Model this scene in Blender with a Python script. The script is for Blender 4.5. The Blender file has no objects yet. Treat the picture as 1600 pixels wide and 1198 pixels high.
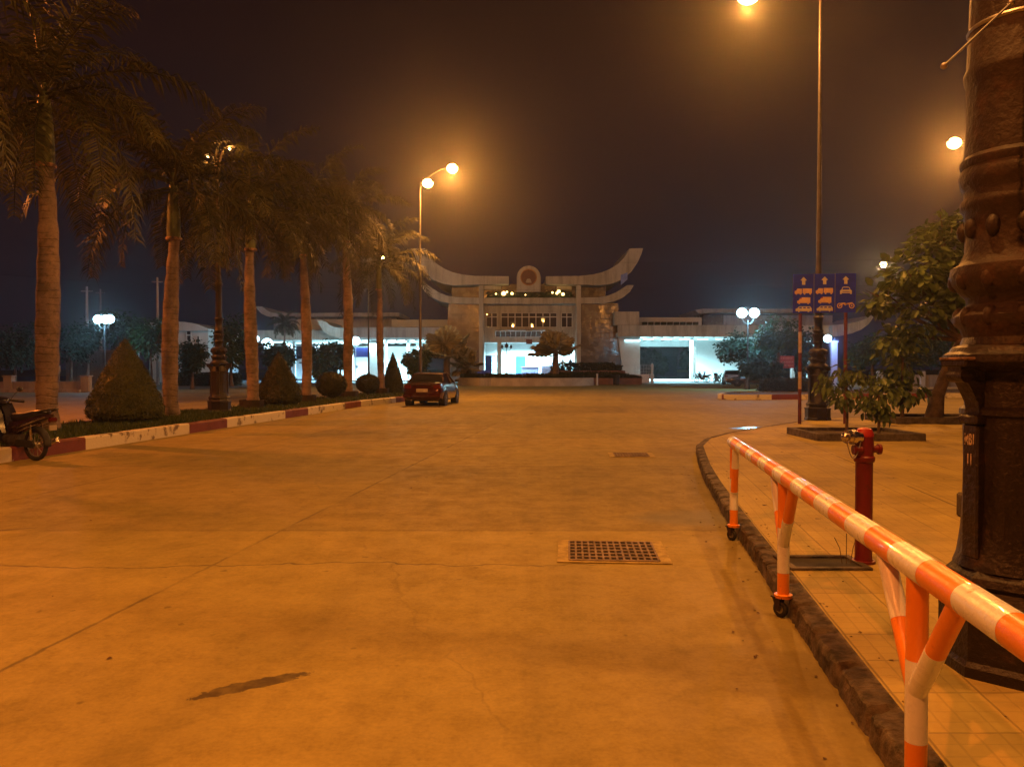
import bpy, math, random
from mathutils import Vector, Matrix, noise
PI = math.pi
rad = math.radians
scene = bpy.context.scene
C = scene.collection

# ------------------------------------------------------------------ camera
F, CX, HY, EYE = 1250.0, 800.0, 575.0, 1.6
cam_data = bpy.data.cameras.new("camera")
cam = bpy.data.objects.new("camera", cam_data)
C.objects.link(cam)
cam.location = (0, 0, EYE)
cam.rotation_euler = (rad(90) - math.atan(24 / F), 0, 0)
cam_data.sensor_width = 36
cam_data.lens = 36 * F / 1600
cam_data.clip_start = 0.05
cam_data.clip_end = 3000
scene.camera = cam

# ------------------------------------------------------------------ night sky, exposure
world = bpy.data.worlds.new("World")
scene.world = world
world.use_nodes = True
wn, wl = world.node_tree.nodes, world.node_tree.links
wn.clear()
w_out = wn.new("ShaderNodeOutputWorld")
w_bg = wn.new("ShaderNodeBackground")
w_tc = wn.new("ShaderNodeTexCoord")
w_sep = wn.new("ShaderNodeSeparateXYZ")
w_ramp = wn.new("ShaderNodeValToRGB")
w_ramp.color_ramp.elements[0].position = 0.0
w_ramp.color_ramp.elements[0].color = (0.0085, 0.0068, 0.0125, 1)
w_ramp.color_ramp.elements[1].position = 0.42
w_ramp.color_ramp.elements[1].color = (0.0085, 0.0032, 0.0036, 1)
e = w_ramp.color_ramp.elements.new(0.16)
e.color = (0.0095, 0.0058, 0.0088, 1)
wl.new(w_tc.outputs["Generated"], w_sep.inputs[0])
wl.new(w_sep.outputs["Z"], w_ramp.inputs[0])
wl.new(w_ramp.outputs[0], w_bg.inputs[0])
w_bg.inputs[1].default_value = 1.0
wl.new(w_bg.outputs[0], w_out.inputs[0])
scene.view_settings.view_transform = 'Standard'
scene.view_settings.look = 'None'
scene.view_settings.exposure = 0.0
scene.view_settings.gamma = 1.0
scene.cycles.use_denoising = True
scene.cycles.volume_bounces = 0
scene.cycles.max_bounces = 6
scene.cycles.sample_clamp_indirect = 2.0

SODIUM = (1.0, 0.362, 0.066)
SODIUM_RED = (1.0, 0.235, 0.035)
WARM = (1.0, 0.68, 0.32)
COOL = (0.42, 0.86, 1.0)

# ------------------------------------------------------------------ helpers
def P(px, py, Y):
    return Vector(((px - CX) / F * Y, Y, EYE - (py - HY) / F * Y))
def XH(px, py, Y):
    return ((px - CX) / F * Y, EYE - (py - HY) / F * Y)
def RD(u, v, z=0.0):                       # road frame: u across, v along
    return Vector((u + 0.118 * v, v, z))

def new_mat(name):
    m = bpy.data.materials.new(name)
    m.use_nodes = True
    return m, m.node_tree, m.node_tree.nodes["Principled BSDF"]

class NX:
    """small node-expression helper"""
    def __init__(s, nt): s.nt = nt
    def n(s, t, **k):
        x = s.nt.nodes.new(t)
        for a, b in k.items(): setattr(x, a, b)
        return x
    def put(s, sock, v):
        if isinstance(v, bpy.types.NodeSocket): s.nt.links.new(v, sock)
        elif v is not None: sock.default_value = v
    def m(s, op, a, b=None, c=None):
        x = s.n("ShaderNodeMath", operation=op)
        s.put(x.inputs[0], a); s.put(x.inputs[1], b); s.put(x.inputs[2], c)
        return x.outputs[0]
    def noise(s, vec, scale, detail=4, rough=0.6):
        x = s.n("ShaderNodeTexNoise")
        s.put(x.inputs["Vector"], vec)
        x.inputs["Scale"].default_value = scale
        x.inputs["Detail"].default_value = detail
        x.inputs["Roughness"].default_value = rough
        return x.outputs[0]
    def ramp(s, v, lo, hi, a=0.0, b=1.0):
        x = s.n("ShaderNodeMapRange", interpolation_type='SMOOTHSTEP')
        s.put(x.inputs[0], v)
        for i, q in zip((1, 2, 3, 4), (lo, hi, a, b)): x.inputs[i].default_value = q
        return x.outputs[0]
    def mix(s, f, a, b):
        x = s.n("ShaderNodeMix", data_type='RGBA')
        s.put(x.inputs[0], f); s.put(x.inputs[6], a); s.put(x.inputs[7], b)
        return x.outputs[2]
    def coords(s):
        g = s.n("ShaderNodeNewGeometry")
        sp = s.n("ShaderNodeSeparateXYZ")
        s.nt.links.new(g.outputs["Position"], sp.inputs[0])
        return g.outputs["Position"], sp.outputs[0], sp.outputs[1], sp.outputs[2]
    def bump(s, bsdf, h, strength=0.3, dist=0.02):
        b = s.n("ShaderNodeBump")
        b.inputs["Strength"].default_value = strength
        b.inputs["Distance"].default_value = dist
        s.nt.links.new(h, b.inputs["Height"])
        s.nt.links.new(b.outputs[0], bsdf.inputs["Normal"])

def c4(c): return (c[0], c[1], c[2], 1)

def mat(name, col, rough=0.6, metal=0.0, var=0.25, scale=3.0, bump=0.0, spec=0.5, col2=None, coat=0.0, fine=None, thr=(0.35, 0.65)):
    m, nt, b = new_mat(name)
    x = NX(nt)
    tc = x.n("ShaderNodeTexCoord")
    v = tc.outputs["Object"]
    n1 = x.noise(v, scale, 6, 0.65)
    f = x.ramp(n1, thr[0], thr[1])
    c2 = col2 if col2 else tuple(q * (1 - var) for q in col)
    colr = x.mix(f, c4(col), c4(c2))
    nt.links.new(colr, b.inputs["Base Color"])
    b.inputs["Roughness"].default_value = rough
    r = x.ramp(n1, 0.3, 0.7, max(0.02, rough - 0.08), min(1, rough + 0.08))
    nt.links.new(r, b.inputs["Roughness"])
    b.inputs["Metallic"].default_value = metal
    b.inputs["Specular IOR Level"].default_value = spec
    b.inputs["Coat Weight"].default_value = coat
    if bump:
        n2 = x.noise(v, fine or scale * 8, 5, 0.6)
        x.bump(b, n2, bump, 0.02)
    return m

def emit(name, col, strength):
    m, nt, b = new_mat(name)
    b.inputs["Base Color"].default_value = (0.8, 0.8, 0.8, 1)
    b.inputs["Emission Color"].default_value = c4(col)
    b.inputs["Emission Strength"].default_value = strength
    return m

def leaf_mat(name, col, col2, rough=0.55, trans=0.25):
    m, nt, b = new_mat(name)
    x = NX(nt)
    pos, X, Y, Z = x.coords()
    rnd = x.n("ShaderNodeNewGeometry").outputs["Random Per Island"]
    n1 = x.noise(pos, 1.3, 3)
    f = x.ramp(x.m('ADD', x.m('MULTIPLY', rnd, 0.5), x.m('MULTIPLY', n1, 0.5)), 0.25, 0.75)
    colr = x.mix(f, c4(col), c4(col2))
    nt.links.new(colr, b.inputs["Base Color"])
    b.inputs["Roughness"].default_value = rough
    b.inputs["Specular IOR Level"].default_value = 0.35
    tr = x.n("ShaderNodeBsdfTranslucent")
    nt.links.new(colr, tr.inputs["Color"])
    mx = x.n("ShaderNodeMixShader")
    mx.inputs[0].default_value = trans
    nt.links.new(b.outputs[0], mx.inputs[1]); nt.links.new(tr.outputs[0], mx.inputs[2])
    nt.links.new(mx.outputs[0], nt.nodes["Material Output"].inputs[0])
    return m

def root_offset(o):
    v = Vector((0, 0, 0))
    while o is not None:
        v += o.location
        o = o.parent
    return v

class MB:
    def __init__(s): s.v = []; s.f = []; s.mi = []; s.cm = 0
    def quad(s, a, b, c, d):
        i = len(s.v); s.v += [Vector(a), Vector(b), Vector(c), Vector(d)]; s.f.append((i, i+1, i+2, i+3)); s.mi.append(s.cm)
    def tri(s, a, b, c):
        i = len(s.v); s.v += [Vector(a), Vector(b), Vector(c)]; s.f.append((i, i+1, i+2)); s.mi.append(s.cm)
    def add(s, vs, fs):
        i = len(s.v); s.v += [Vector(q) for q in vs]
        for f in fs: s.f.append(tuple(i + k for k in f)); s.mi.append(s.cm)
    def box(s, x0, x1, y0, y1, z0, z1, M=None):
        vs = [Vector((x, y, z)) for z in (z0, z1) for y in (y0, y1) for x in (x0, x1)]
        if M is not None: vs = [M @ q for q in vs]
        s.add(vs, [(0, 2, 3, 1), (4, 5, 7, 6), (0, 1, 5, 4), (2, 6, 7, 3), (0, 4, 6, 2), (1, 3, 7, 5)])
    def bbox(s, x0, x1, y0, y1, z0, z1, b=0.02, M=None):          # chamfered box
        b = min(b, (x1-x0)*.45, (y1-y0)*.45, (z1-z0)*.45)
        pr = [(x0, z0+b), (x0+b, z0), (x1-b, z0), (x1, z0+b), (x1, z1-b), (x1-b, z1), (x0+b, z1), (x0, z1-b)]
        rings = []
        for y, k in ((y0, b), (y0+b, 0), (y1-b, 0), (y1, b)):
            cx, cz = (x0+x1)/2, (z0+z1)/2
            rings.append([Vector((min(max(px, x0+k), x1-k), y, min(max(pz, z0+k), z1-k))) for px, pz in pr])
        vs = [q for r in rings for q in r]
        if M is not None: vs = [M @ q for q in vs]
        fs = [tuple(range(8)), tuple(reversed(range(24, 32)))]
        for r in range(3):
            for i in range(8):
                j = (i+1) % 8
                fs.append((r*8+j, r*8+i, (r+1)*8+i, (r+1)*8+j))
        s.add(vs, fs)
    def prism_y(s, poly, y0, y1):           # poly of (x,z), extruded along y
        n = len(poly)
        vs = [(p[0], y0, p[1]) for p in poly] + [(p[0], y1, p[1]) for p in poly]
        fs = [tuple(range(n)), tuple(reversed(range(n, 2*n)))] + [((i+1) % n, i, n+i, n+(i+1) % n) for i in range(n)]
        s.add(vs, fs)
    def prism_z(s, poly, z0, z1):           # poly of (x,y)
        n = len(poly)
        vs = [(p[0], p[1], z0) for p in poly] + [(p[0], p[1], z1) for p in poly]
        fs = [tuple(reversed(range(n))), tuple(range(n, 2*n))] + [(i, (i+1) % n, n+(i+1) % n, n+i) for i in range(n)]
        s.add(vs, fs)
    def prism_x(s, poly, x0, x1):           # poly of (y,z)
        n = len(poly)
        vs = [(x0, p[0], p[1]) for p in poly] + [(x1, p[0], p[1]) for p in poly]
        fs = [tuple(range(n)), tuple(reversed(range(n, 2*n)))] + [((i+1) % n, i, n+i, n+(i+1) % n) for i in range(n)]
        s.add(vs, fs)
    def lathe(s, prof, c=(0, 0, 0), seg=24, M=None, rot=0.0, cap=True):   # prof of (r,z)
        vs = []
        for r, z in prof:
            for i in range(seg):
                a = 2*PI*i/seg + rot
                q = Vector((c[0]+r*math.cos(a), c[1]+r*math.sin(a), c[2]+z))
                vs.append(M @ q if M is not None else q)
        fs = []
        n = len(prof)
        for k in range(n-1):
            for i in range(seg):
                j = (i+1) % seg
                fs.append((k*seg+i, k*seg+j, (k+1)*seg+j, (k+1)*seg+i))
        if cap:
            fs.append(tuple(reversed(range(seg)))); fs.append(tuple(range((n-1)*seg, n*seg)))
        s.add(vs, fs)
    def tube(s, pts, r, seg=10, cap=True):
        pts = [Vector(p) for p in pts]
        n = len(pts)
        rs = r if isinstance(r, (list, tuple)) else [r]*n
        vs = []
        up = None
        for k, p in enumerate(pts):
            t = (pts[min(k+1, n-1)] - pts[max(k-1, 0)]).normalized()
            if up is None:
                up = Vector((0, 0, 1)) if abs(t.z) < 0.9 else Vector((1, 0, 0))
            a = t.cross(up).normalized(); b = a.cross(t).normalized(); up = b
            for i in range(seg):
                w = 2*PI*i/seg
                vs.append(p + a*math.cos(w)*rs[k] + b*math.sin(w)*rs[k])
        fs = []
        for k in range(n-1):
            for i in range(seg):
                j = (i+1) % seg
                fs.append((k*seg+i, (k+1)*seg+i, (k+1)*seg+j, k*seg+j))
        if cap:
            fs.append(tuple(range(seg))); fs.append(tuple(reversed(range((n-1)*seg, n*seg))))
        s.add(vs, fs)
    def torus(s, c, R, r, axis='x', seg=28, k=10, sx=1.0):
        vs = []
        for i in range(seg):
            a = 2*PI*i/seg
            for j in range(k):
                b = 2*PI*j/k
                q = R + r*math.cos(b)
                h = r*math.sin(b)*sx
                if axis == 'x': vs.append((c[0]+h, c[1]+q*math.cos(a), c[2]+q*math.sin(a)))
                elif axis == 'y': vs.append((c[0]+q*math.cos(a), c[1]+h, c[2]+q*math.sin(a)))
                else: vs.append((c[0]+q*math.cos(a), c[1]+q*math.sin(a), c[2]+h))
        fs = [(i*k+j, ((i+1) % seg)*k+j, ((i+1) % seg)*k+(j+1) % k, i*k+(j+1) % k) for i in range(seg) for j in range(k)]
        s.add(vs, fs)
    def ball(s, c, r, seg=16, rings=10, sc=(1, 1, 1)):
        prof = [(max(0.001, math.sin(PI*i/rings))*r, -math.cos(PI*i/rings)*r) for i in range(rings+1)]
        M = Matrix.Translation(c) @ Matrix.Diagonal((*sc, 1))
        s.lathe(prof, (0, 0, 0), seg, M)
    def build(s, name, m, parent=None, world=False, smooth=35, bevel=0.0):
        off = Vector((0, 0, 0))
        loc = Vector((0, 0, 0))
        if parent is not None and world:
            off = root_offset(parent)
        elif parent is None:
            xs = [q.x for q in s.v]; ys = [q.y for q in s.v]; zs = [q.z for q in s.v]
            off = Vector(((min(xs)+max(xs))/2, (min(ys)+max(ys))/2, min(zs)))
            loc = off
        me = bpy.data.meshes.new(name)
        me.from_pydata([q - off for q in s.v], [], s.f)
        me.update()
        ms = m if isinstance(m, (list, tuple)) else [m]
        for q in ms: me.materials.append(q)
        if len(ms) > 1:
            me.polygons.foreach_set("material_index", s.mi)
        if smooth:
            me.polygons.foreach_set("use_smooth", [True]*len(me.polygons))
            try: me.set_sharp_from_angle(angle=rad(smooth))
            except Exception: pass
        o = bpy.data.objects.new(name, me)
        C.objects.link(o)
        o.location = loc
        if parent is not None: o.parent = parent
        if bevel:
            bv = o.modifiers.new("bevel", 'BEVEL'); bv.width = bevel; bv.segments = 2; bv.limit_method = 'ANGLE'
        return o

def tag(o, label=None, cat=None, group=None, kind=None):
    if label: o["label"] = label
    if cat: o["category"] = cat
    if group: o["group"] = group
    if kind: o["kind"] = kind
    return o
def thing(name, label, cat, loc=(0, 0, 0), rz=0.0, group=None):
    o = bpy.data.objects.new(name, None)
    o.empty_display_size = 0.3
    C.objects.link(o)
    o.location = loc
    o.rotation_euler = (0, 0, rz)
    return tag(o, label, cat, group)
def struct(o): return tag(o, kind='structure')
def kids(o): return [q for q in bpy.data.objects if q.parent is o]
def copy_tree(o, loc=None, rz=None, label=None, group=None, scale=None, parent=None):
    c = o.copy(); C.objects.link(c); c.parent = parent
    if loc is not None: c.location = loc
    if rz is not None: c.rotation_euler = (0, 0, rz)
    if scale is not None: c.scale = scale
    if label: c["label"] = label
    if group: c["group"] = group
    for ch in kids(o): copy_tree(ch, parent=c)
    return c
def lamp(parent, loc, power, col, radius=0.15, kind='POINT', size=None, rot=None, name="light", spot=None):
    d = bpy.data.lights.new(name, kind)
    d.energy = power; d.color = col
    if kind == 'AREA':
        d.shape = 'RECTANGLE'; d.size, d.size_y = size; d.spread = rad(150)
    else: d.shadow_soft_size = radius
    if kind == 'SPOT': d.spot_size = rad(spot or 150); d.spot_blend = 0.6
    o = bpy.data.objects.new(name, d)
    C.objects.link(o)
    o.location = Vector(loc) - (root_offset(parent) if parent else Vector((0, 0, 0)))
    if rot: o.rotation_euler = rot
    if parent: o.parent = parent
    return o
# ------------------------------------------------------------------ ground materials
def ground_material():
    m, nt, b = new_mat("road_concrete")
    x = NX(nt)
    pos, X, Y, Z = x.coords()
    U = x.m('SUBTRACT', X, x.m('MULTIPLY', Y, 0.118))
    wob = x.m('MULTIPLY', x.m('SUBTRACT', x.noise(pos, 0.9, 5, 0.7), 0.5), 0.28)
    wob2 = x.m('MULTIPLY', x.m('SUBTRACT', x.noise(pos, 0.35, 5, 0.7), 0.5), 1.1)
    wobf = x.m('MULTIPLY', x.m('SUBTRACT', x.noise(pos, 6.0, 4, 0.7), 0.5), 0.05)
    # slabs 4 m wide, joints every 5 m
    us = x.m('DIVIDE', x.m('ADD', x.m('ADD', U, wobf), 3.2), 4.0)
    vs = x.m('DIVIDE', x.m('ADD', x.m('SUBTRACT', Y, 7.85), wobf), 5.2)
    fu = x.m('ABSOLUTE', x.m('SUBTRACT', x.m('FRACT', x.m('ADD', us, 100.5)), 0.5))
    fv = x.m('ABSOLUTE', x.m('SUBTRACT', x.m('FRACT', x.m('ADD', vs, 100.5)), 0.5))
    ju = x.ramp(fu, 0.0014, 0.0055, 1.0, 0.0)
    # hide the joint that would run at u=+0.8 and beyond
    ju = x.m('MULTIPLY', x.m('MULTIPLY', ju, x.m('LESS_THAN', U, -1.0)), x.ramp(x.noise(pos, 0.75, 3), 0.36, 0.56, 0.12, 0.75))
    jbreak = x.ramp(x.noise(pos, 1.7, 3), 0.36, 0.50)
    jv = x.m('MULTIPLY', x.ramp(fv, 0.0010, 0.005, 0.55, 0.0), jbreak)
    ck = x.m('ABSOLUTE', x.m('SUBTRACT', x.m('ADD', Y, wob2), 6.45))
    crack = x.m('MULTIPLY', x.ramp(ck, 0.004, 0.022, 0.8, 0.0), x.m('LESS_THAN', U, 0.0))
    ck2 = x.m('ABSOLUTE', x.m('SUBTRACT', x.m('ADD', x.m('ADD', X, x.m('MULTIPLY', wob2, 1.0)), x.m('MULTIPLY', Y, 0.35)), 1.2))
    crack2 = x.m('MULTIPLY', x.ramp(ck2, 0.004, 0.018, 0.45, 0.0), jbreak)
    dark = x.m('MAXIMUM', x.m('MAXIMUM', ju, jv), x.m('MAXIMUM', crack, x.m('MULTIPLY', crack2, 0.45)))
    # slab to slab tone, then a painted shadow edge
    wn_ = x.n("ShaderNodeTexWhiteNoise", noise_dimensions='2D')
    cmb = x.n("ShaderNodeCombineXYZ")
    nt.links.new(x.m('FLOOR', us), cmb.inputs[0]); nt.links.new(x.m('FLOOR', vs), cmb.inputs[1])
    nt.links.new(cmb.outputs[0], wn_.inputs["Vector"])
    slab = x.m('MULTIPLY', wn_.outputs["Value"], 0.22)
    slab = x.m('ADD', slab, x.m('MULTIPLY', x.m('GREATER_THAN', vs, 0.0), 0.20))  # darker beyond the cross joint: road shadow painted into the slab tone
    # large stains, tyre-worn streaks along the road, fine grain
    mp = x.n("ShaderNodeMapping"); mp.inputs["Rotation"].default_value = (0, 0, rad(6.7)); mp.inputs["Scale"].default_value = (1.2, 0.16, 1)
    nt.links.new(pos, mp.inputs[0])
    streak = x.noise(mp.outputs[0], 2.2, 5, 0.65)
    big = x.noise(pos, 0.28, 5, 0.6)
    med = x.noise(pos, 2.6, 7, 0.72)
    fine = x.noise(pos, 38.0, 4, 0.7)
    spots = x.ramp(x.noise(pos, 3.1, 3, 0.5), 0.70, 0.78)
    t = x.m('ADD', x.m('MULTIPLY', x.ramp(big, 0.35, 0.65), 0.20), x.m('MULTIPLY', x.ramp(streak, 0.35, 0.7), 0.14))
    t = x.m('ADD', t, x.m('ADD', x.m('MULTIPLY', x.ramp(med, 0.38, 0.66), 0.20), x.m('MULTIPLY', x.ramp(x.noise(pos, 11.0, 6, 0.75), 0.42, 0.64), 0.16)))
    t = x.m('ADD', t, x.m('MULTIPLY', x.ramp(fine, 0.3, 0.7), 0.22))
    t = x.m('ADD', t, slab)
    def ell(cx, cy, ax, ay, ang, edge=0.5, wsc=0.35, wfreq=2.2):
        ca, sa = math.cos(ang), math.sin(ang)
        dx = x.m('SUBTRACT', X, cx); dy = x.m('SUBTRACT', Y, cy)
        p = x.m('DIVIDE', x.m('ADD', x.m('MULTIPLY', dx, ca), x.m('MULTIPLY', dy, sa)), ax)
        q = x.m('DIVIDE', x.m('SUBTRACT', x.m('MULTIPLY', dy, ca), x.m('MULTIPLY', dx, sa)), ay)
        d = x.m('ADD', x.m('ADD', x.m('MULTIPLY', p, p), x.m('MULTIPLY', q, q)), x.m('MULTIPLY', x.m('SUBTRACT', x.noise(pos, wfreq*3, 5, 0.7), 0.5), wsc*8))
        return x.ramp(d, 1-edge, 1+edge, 1.0, 0.0)
    wet = ell(-1.31, 4.02, 0.29, 0.062, rad(33), 0.10, 0.42, 2.9)
    wet2 = ell(-5.1, 7.85, 0.34, 0.045, rad(25), 0.5, 0.25, 3)
    patch = ell(1.95, 8.55, 0.62, 0.42, rad(5), 0.9, 0.25, 1.2)
    pool = ell(6.4, 21.4, 0.62, 0.34, rad(20), 0.3, 0.1, 1)
    oil = ell(-2.2, 12.0, 1.6, 0.8, rad(10), 0.9, 0.35, 0.8)
    drt = ell(1.02, 4.6, 0.5, 1.9, rad(-8), 0.9, 0.35, 1.2)
    gut = x.m('MULTIPLY', x.ramp(x.m('ADD', x.m('ABSOLUTE', x.m('SUBTRACT', x.m('SUBTRACT', X, x.m('MULTIPLY', Y, 0.146)), 1.0)), x.m('MULTIPLY', wob, 0.5)), 0.03, 0.30, 1.0, 0.0), x.m('LESS_THAN', Y, 12.0))
    tracks = x.m('MULTIPLY', x.ramp(x.m('ABSOLUTE', x.m('SUBTRACT', x.m('ABSOLUTE', x.m('ADD', x.m('ADD', U, wob), 1.1)), 0.85)), 0.05, 0.32, 1.0, 0.0), x.ramp(x.noise(mp.outputs[0], 1.1, 3), 0.35, 0.65))
    drips = x.m('MULTIPLY', x.ramp(x.noise(pos, 8.5, 2, 0.4), 0.70, 0.74), x.ramp(x.noise(pos, 0.6, 2), 0.45, 0.6))
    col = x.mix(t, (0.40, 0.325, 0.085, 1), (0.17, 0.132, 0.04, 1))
    col = x.mix(x.m('MULTIPLY', spots, 0.25), col, (0.12, 0.10, 0.08, 1))
    col = x.mix(x.m('MULTIPLY', oil, 0.22), col, (0.10, 0.09, 0.08, 1))
    col = x.mix(x.m('MULTIPLY', drt, 0.20), col, (0.16, 0.12, 0.08, 1))
    col = x.mix(x.m('MULTIPLY', gut, 0.5), col, (0.10, 0.075, 0.03, 1))
    col = x.mix(x.m('MULTIPLY', tracks, 0.22), col, (0.10, 0.08, 0.03, 1))
    col = x.mix(x.m('MULTIPLY', drips, 0.5), col, (0.07, 0.05, 0.02, 1))
    col = x.mix(x.m('MULTIPLY', patch, 0.6), col, (0.14, 0.145, 0.13, 1))
    col = x.mix(x.m('MULTIPLY', dark, 0.75), col, (0.035, 0.03, 0.025, 1))
    col = x.mix(x.m('MULTIPLY', wet2, 0.6), col, (0.06, 0.05, 0.04, 1))
    col = x.mix(x.m('MULTIPLY', wet, x.ramp(x.noise(pos, 9, 3), 0.3, 0.6, 0.62, 0.95)), col, (0.05, 0.035, 0.015, 1))
    col = x.mix(x.m('MULTIPLY', pool, 0.8), col, (0.06, 0.055, 0.05, 1))
    nt.links.new(col, b.inputs["Base Color"])
    rg = x.ramp(med, 0.3, 0.7, 0.68, 0.86)
    rg = x.m('SUBTRACT', rg, x.m('MULTIPLY', pool, 0.52))
    rg = x.m('SUBTRACT', rg, x.m('MULTIPLY', wet, 0.15))
    nt.links.new(x.m('MAXIMUM', rg, 0.06), b.inputs["Roughness"])
    b.inputs["Specular IOR Level"].default_value = 0.3
    h = x.m('SUBTRACT', x.m('ADD', x.m('MULTIPLY', fine, 0.25), x.m('MULTIPLY', med, 0.5)), x.m('MULTIPLY', dark, 0.8))
    h = x.m('MULTIPLY', h, x.m('SUBTRACT', 1.0, pool))
    x.bump(b, h, 0.35, 0.012)
    return m

def paving_material():
    m, nt, b = new_mat("paving_tiles")
    x = NX(nt)
    pos, X, Y, Z = x.coords()
    wobf = x.m('MULTIPLY', x.m('SUBTRACT', x.noise(pos, 5.0, 3, 0.7), 0.5), 0.012)
    U = x.m('ADD', x.m('SUBTRACT', X, x.m('MULTIPLY', Y, 0.145)), wobf)
    V = x.m('ADD', Y, wobf)
    def grid(c, per, w, mx):
        f = x.m('ABSOLUTE', x.m('SUBTRACT', x.m('FRACT', x.m('ADD', x.m('DIVIDE', c, per), 100.5)), 0.5))
        return x.ramp(f, w / per * 0.4, w / per * 1.4, mx, 0.0)
    j = x.m('MAXIMUM', grid(U, 0.4, 0.006, 0.7), grid(V, 0.4, 0.006, 0.55))
    groove = x.m('MAXIMUM', grid(U, 0.1, 0.006, 0.27), grid(V, 0.1, 0.005, 0.20))
    deep = x.m('MULTIPLY', grid(x.m('ADD', U, 0.1), 1.2, 0.012, 1.0), x.ramp(x.noise(pos, 1.4, 2), 0.38, 0.52))
    j = x.m('MAXIMUM', x.m('MAXIMUM', j, groove), deep)
    j = x.m('MULTIPLY', j, x.ramp(x.noise(pos, 0.8, 3), 0.25, 0.6, 0.35, 1.0))
    wn_ = x.n("ShaderNodeTexWhiteNoise", noise_dimensions='2D')
    cmb = x.n("ShaderNodeCombineXYZ")
    nt.links.new(x.m('FLOOR', x.m('DIVIDE', U, 0.4)), cmb.inputs[0]); nt.links.new(x.m('FLOOR', x.m('DIVIDE', V, 0.4)), cmb.inputs[1])
    nt.links.new(cmb.outputs[0], wn_.inputs["Vector"])
    t = x.m('MULTIPLY', wn_.outputs["Value"], 0.22)
    t = x.m('ADD', t, x.m('MULTIPLY', x.ramp(x.noise(pos, 0.7, 6, 0.65), 0.35, 0.7), 0.45))
    t = x.m('ADD', t, x.m('MULTIPLY', x.ramp(x.noise(pos, 5, 6, 0.7), 0.4, 0.75), 0.25))
    fine = x.noise(pos, 45, 4, 0.7)
    t = x.m('ADD', t, x.m('MULTIPLY', fine, 0.1))
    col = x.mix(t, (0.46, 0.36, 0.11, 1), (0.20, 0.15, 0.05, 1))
    bits = x.ramp(x.noise(pos, 7.5, 2, 0.4), 0.735, 0.76)
    col = x.mix(bits, col, (0.05, 0.03, 0.02, 1))
    col = x.mix(x.m('MULTIPLY', j, 0.8), col, (0.07, 0.055, 0.04, 1))
    nt.links.new(col, b.inputs["Base Color"])
    b.inputs["Roughness"].default_value = 0.82
    b.inputs["Specular IOR Level"].default_value = 0.3
    x.bump(b, x.m('SUBTRACT', x.m('MULTIPLY', fine, 0.2), j), 0.5, 0.008)
    return m

M = {}
M['road'] = ground_material()
M['paving'] = paving_material()
M['earth'] = mat("garden_soil", (0.10, 0.07, 0.045), 0.9, var=0.5, scale=1.2, bump=0.6)
M['lot'] = mat("courtyard_asphalt", (0.085, 0.08, 0.075), 0.75, var=0.4, scale=0.5, bump=0.3)
M['kerbstone'] = mat("kerb_stone", (0.13, 0.10, 0.07), 0.9, var=0.0, col2=(0.035, 0.028, 0.02), scale=7.0, bump=0.8, fine=22)
M['kerb_white'] = mat("kerb_limewash", (0.62, 0.58, 0.48), 0.75, scale=2.3, col2=(0.16, 0.12, 0.09), bump=0.5, fine=18, thr=(0.54, 0.64))
M['kerb_red'] = mat("kerb_red_paint", (0.15, 0.028, 0.015), 0.7, scale=2.6, col2=(0.08, 0.02, 0.015), bump=0.4, fine=20, thr=(0.5, 0.75))
M['grass'] = leaf_mat("grass_blades", (0.055, 0.085, 0.02), (0.03, 0.05, 0.012))
M['iron'] = mat("black_cast_iron", (0.016, 0.011, 0.013), 0.42, metal=0.1, scale=6, col2=(0.06, 0.032, 0.024), bump=0.6, fine=30, thr=(0.58, 0.75))
M['iron_rust'] = mat("worn_cast_iron", (0.026, 0.015, 0.015), 0.62, metal=0.0, scale=7, col2=(0.06, 0.03, 0.024), bump=0.5, fine=26, thr=(0.5, 0.74))
M['worn_paint'] = mat("chipped_pale_edge", (0.34, 0.20, 0.12), 0.7, scale=9, col2=(0.06, 0.035, 0.03), bump=0.8, fine=30)
M['galv'] = mat("galvanised_steel", (0.42, 0.40, 0.38), 0.4, metal=0.8, scale=8, var=0.3)
M['pole'] = mat("painted_steel_pole", (0.05, 0.042, 0.04), 0.5, metal=0.3, scale=4, var=0.4)
M['white_post'] = mat("dull_white_post", (0.5, 0.5, 0.5), 0.6, var=0.2)
M['orange'] = mat("orange_reflective_tape", (0.84, 0.27, 0.02), 0.36, scale=14, col2=(0.42, 0.10, 0.02), thr=(0.62, 0.72), coat=0.2, bump=0.12, fine=60)
M['white_tape'] = mat("white_reflective_tape", (0.80, 0.86, 0.95), 0.30, scale=13, col2=(0.36, 0.30, 0.25), thr=(0.60, 0.72), coat=0.2, bump=0.12, fine=60)
M['rubber'] = mat("black_rubber", (0.02, 0.02, 0.02), 0.7, var=0.3, scale=12, bump=0.3)
M['recess_dark'] = mat("recess_dark_sheet", (0.012, 0.008, 0.008), 0.9, var=0.2)  # near-black colour put in for the shade of a recess
M['grate'] = mat("grate_iron", (0.24, 0.17, 0.11), 0.65, metal=0.3, scale=10, var=0.45, bump=0.5)
M['hydrant'] = mat("hydrant_red_paint", (0.13, 0.005, 0.007), 0.48, scale=9, col2=(0.07, 0.012, 0.01), thr=(0.55, 0.75), coat=0.1, bump=0.15, fine=30)
M['chrome'] = mat("bright_metal", (0.65, 0.6, 0.55), 0.22, metal=1.0, scale=12, var=0.25, bump=0.2)
M['sign_blue'] = mat("sign_blue_sheet", (0.025, 0.05, 0.95), 0.45, scale=3, var=0.2)
M['sign_edge'] = mat("sign_pale_edge", (0.35, 0.36, 0.55), 0.5)
M['sign_white'] = mat("sign_white_symbol", (0.72, 0.72, 0.72), 0.5, scale=5, var=0.15)
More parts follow.
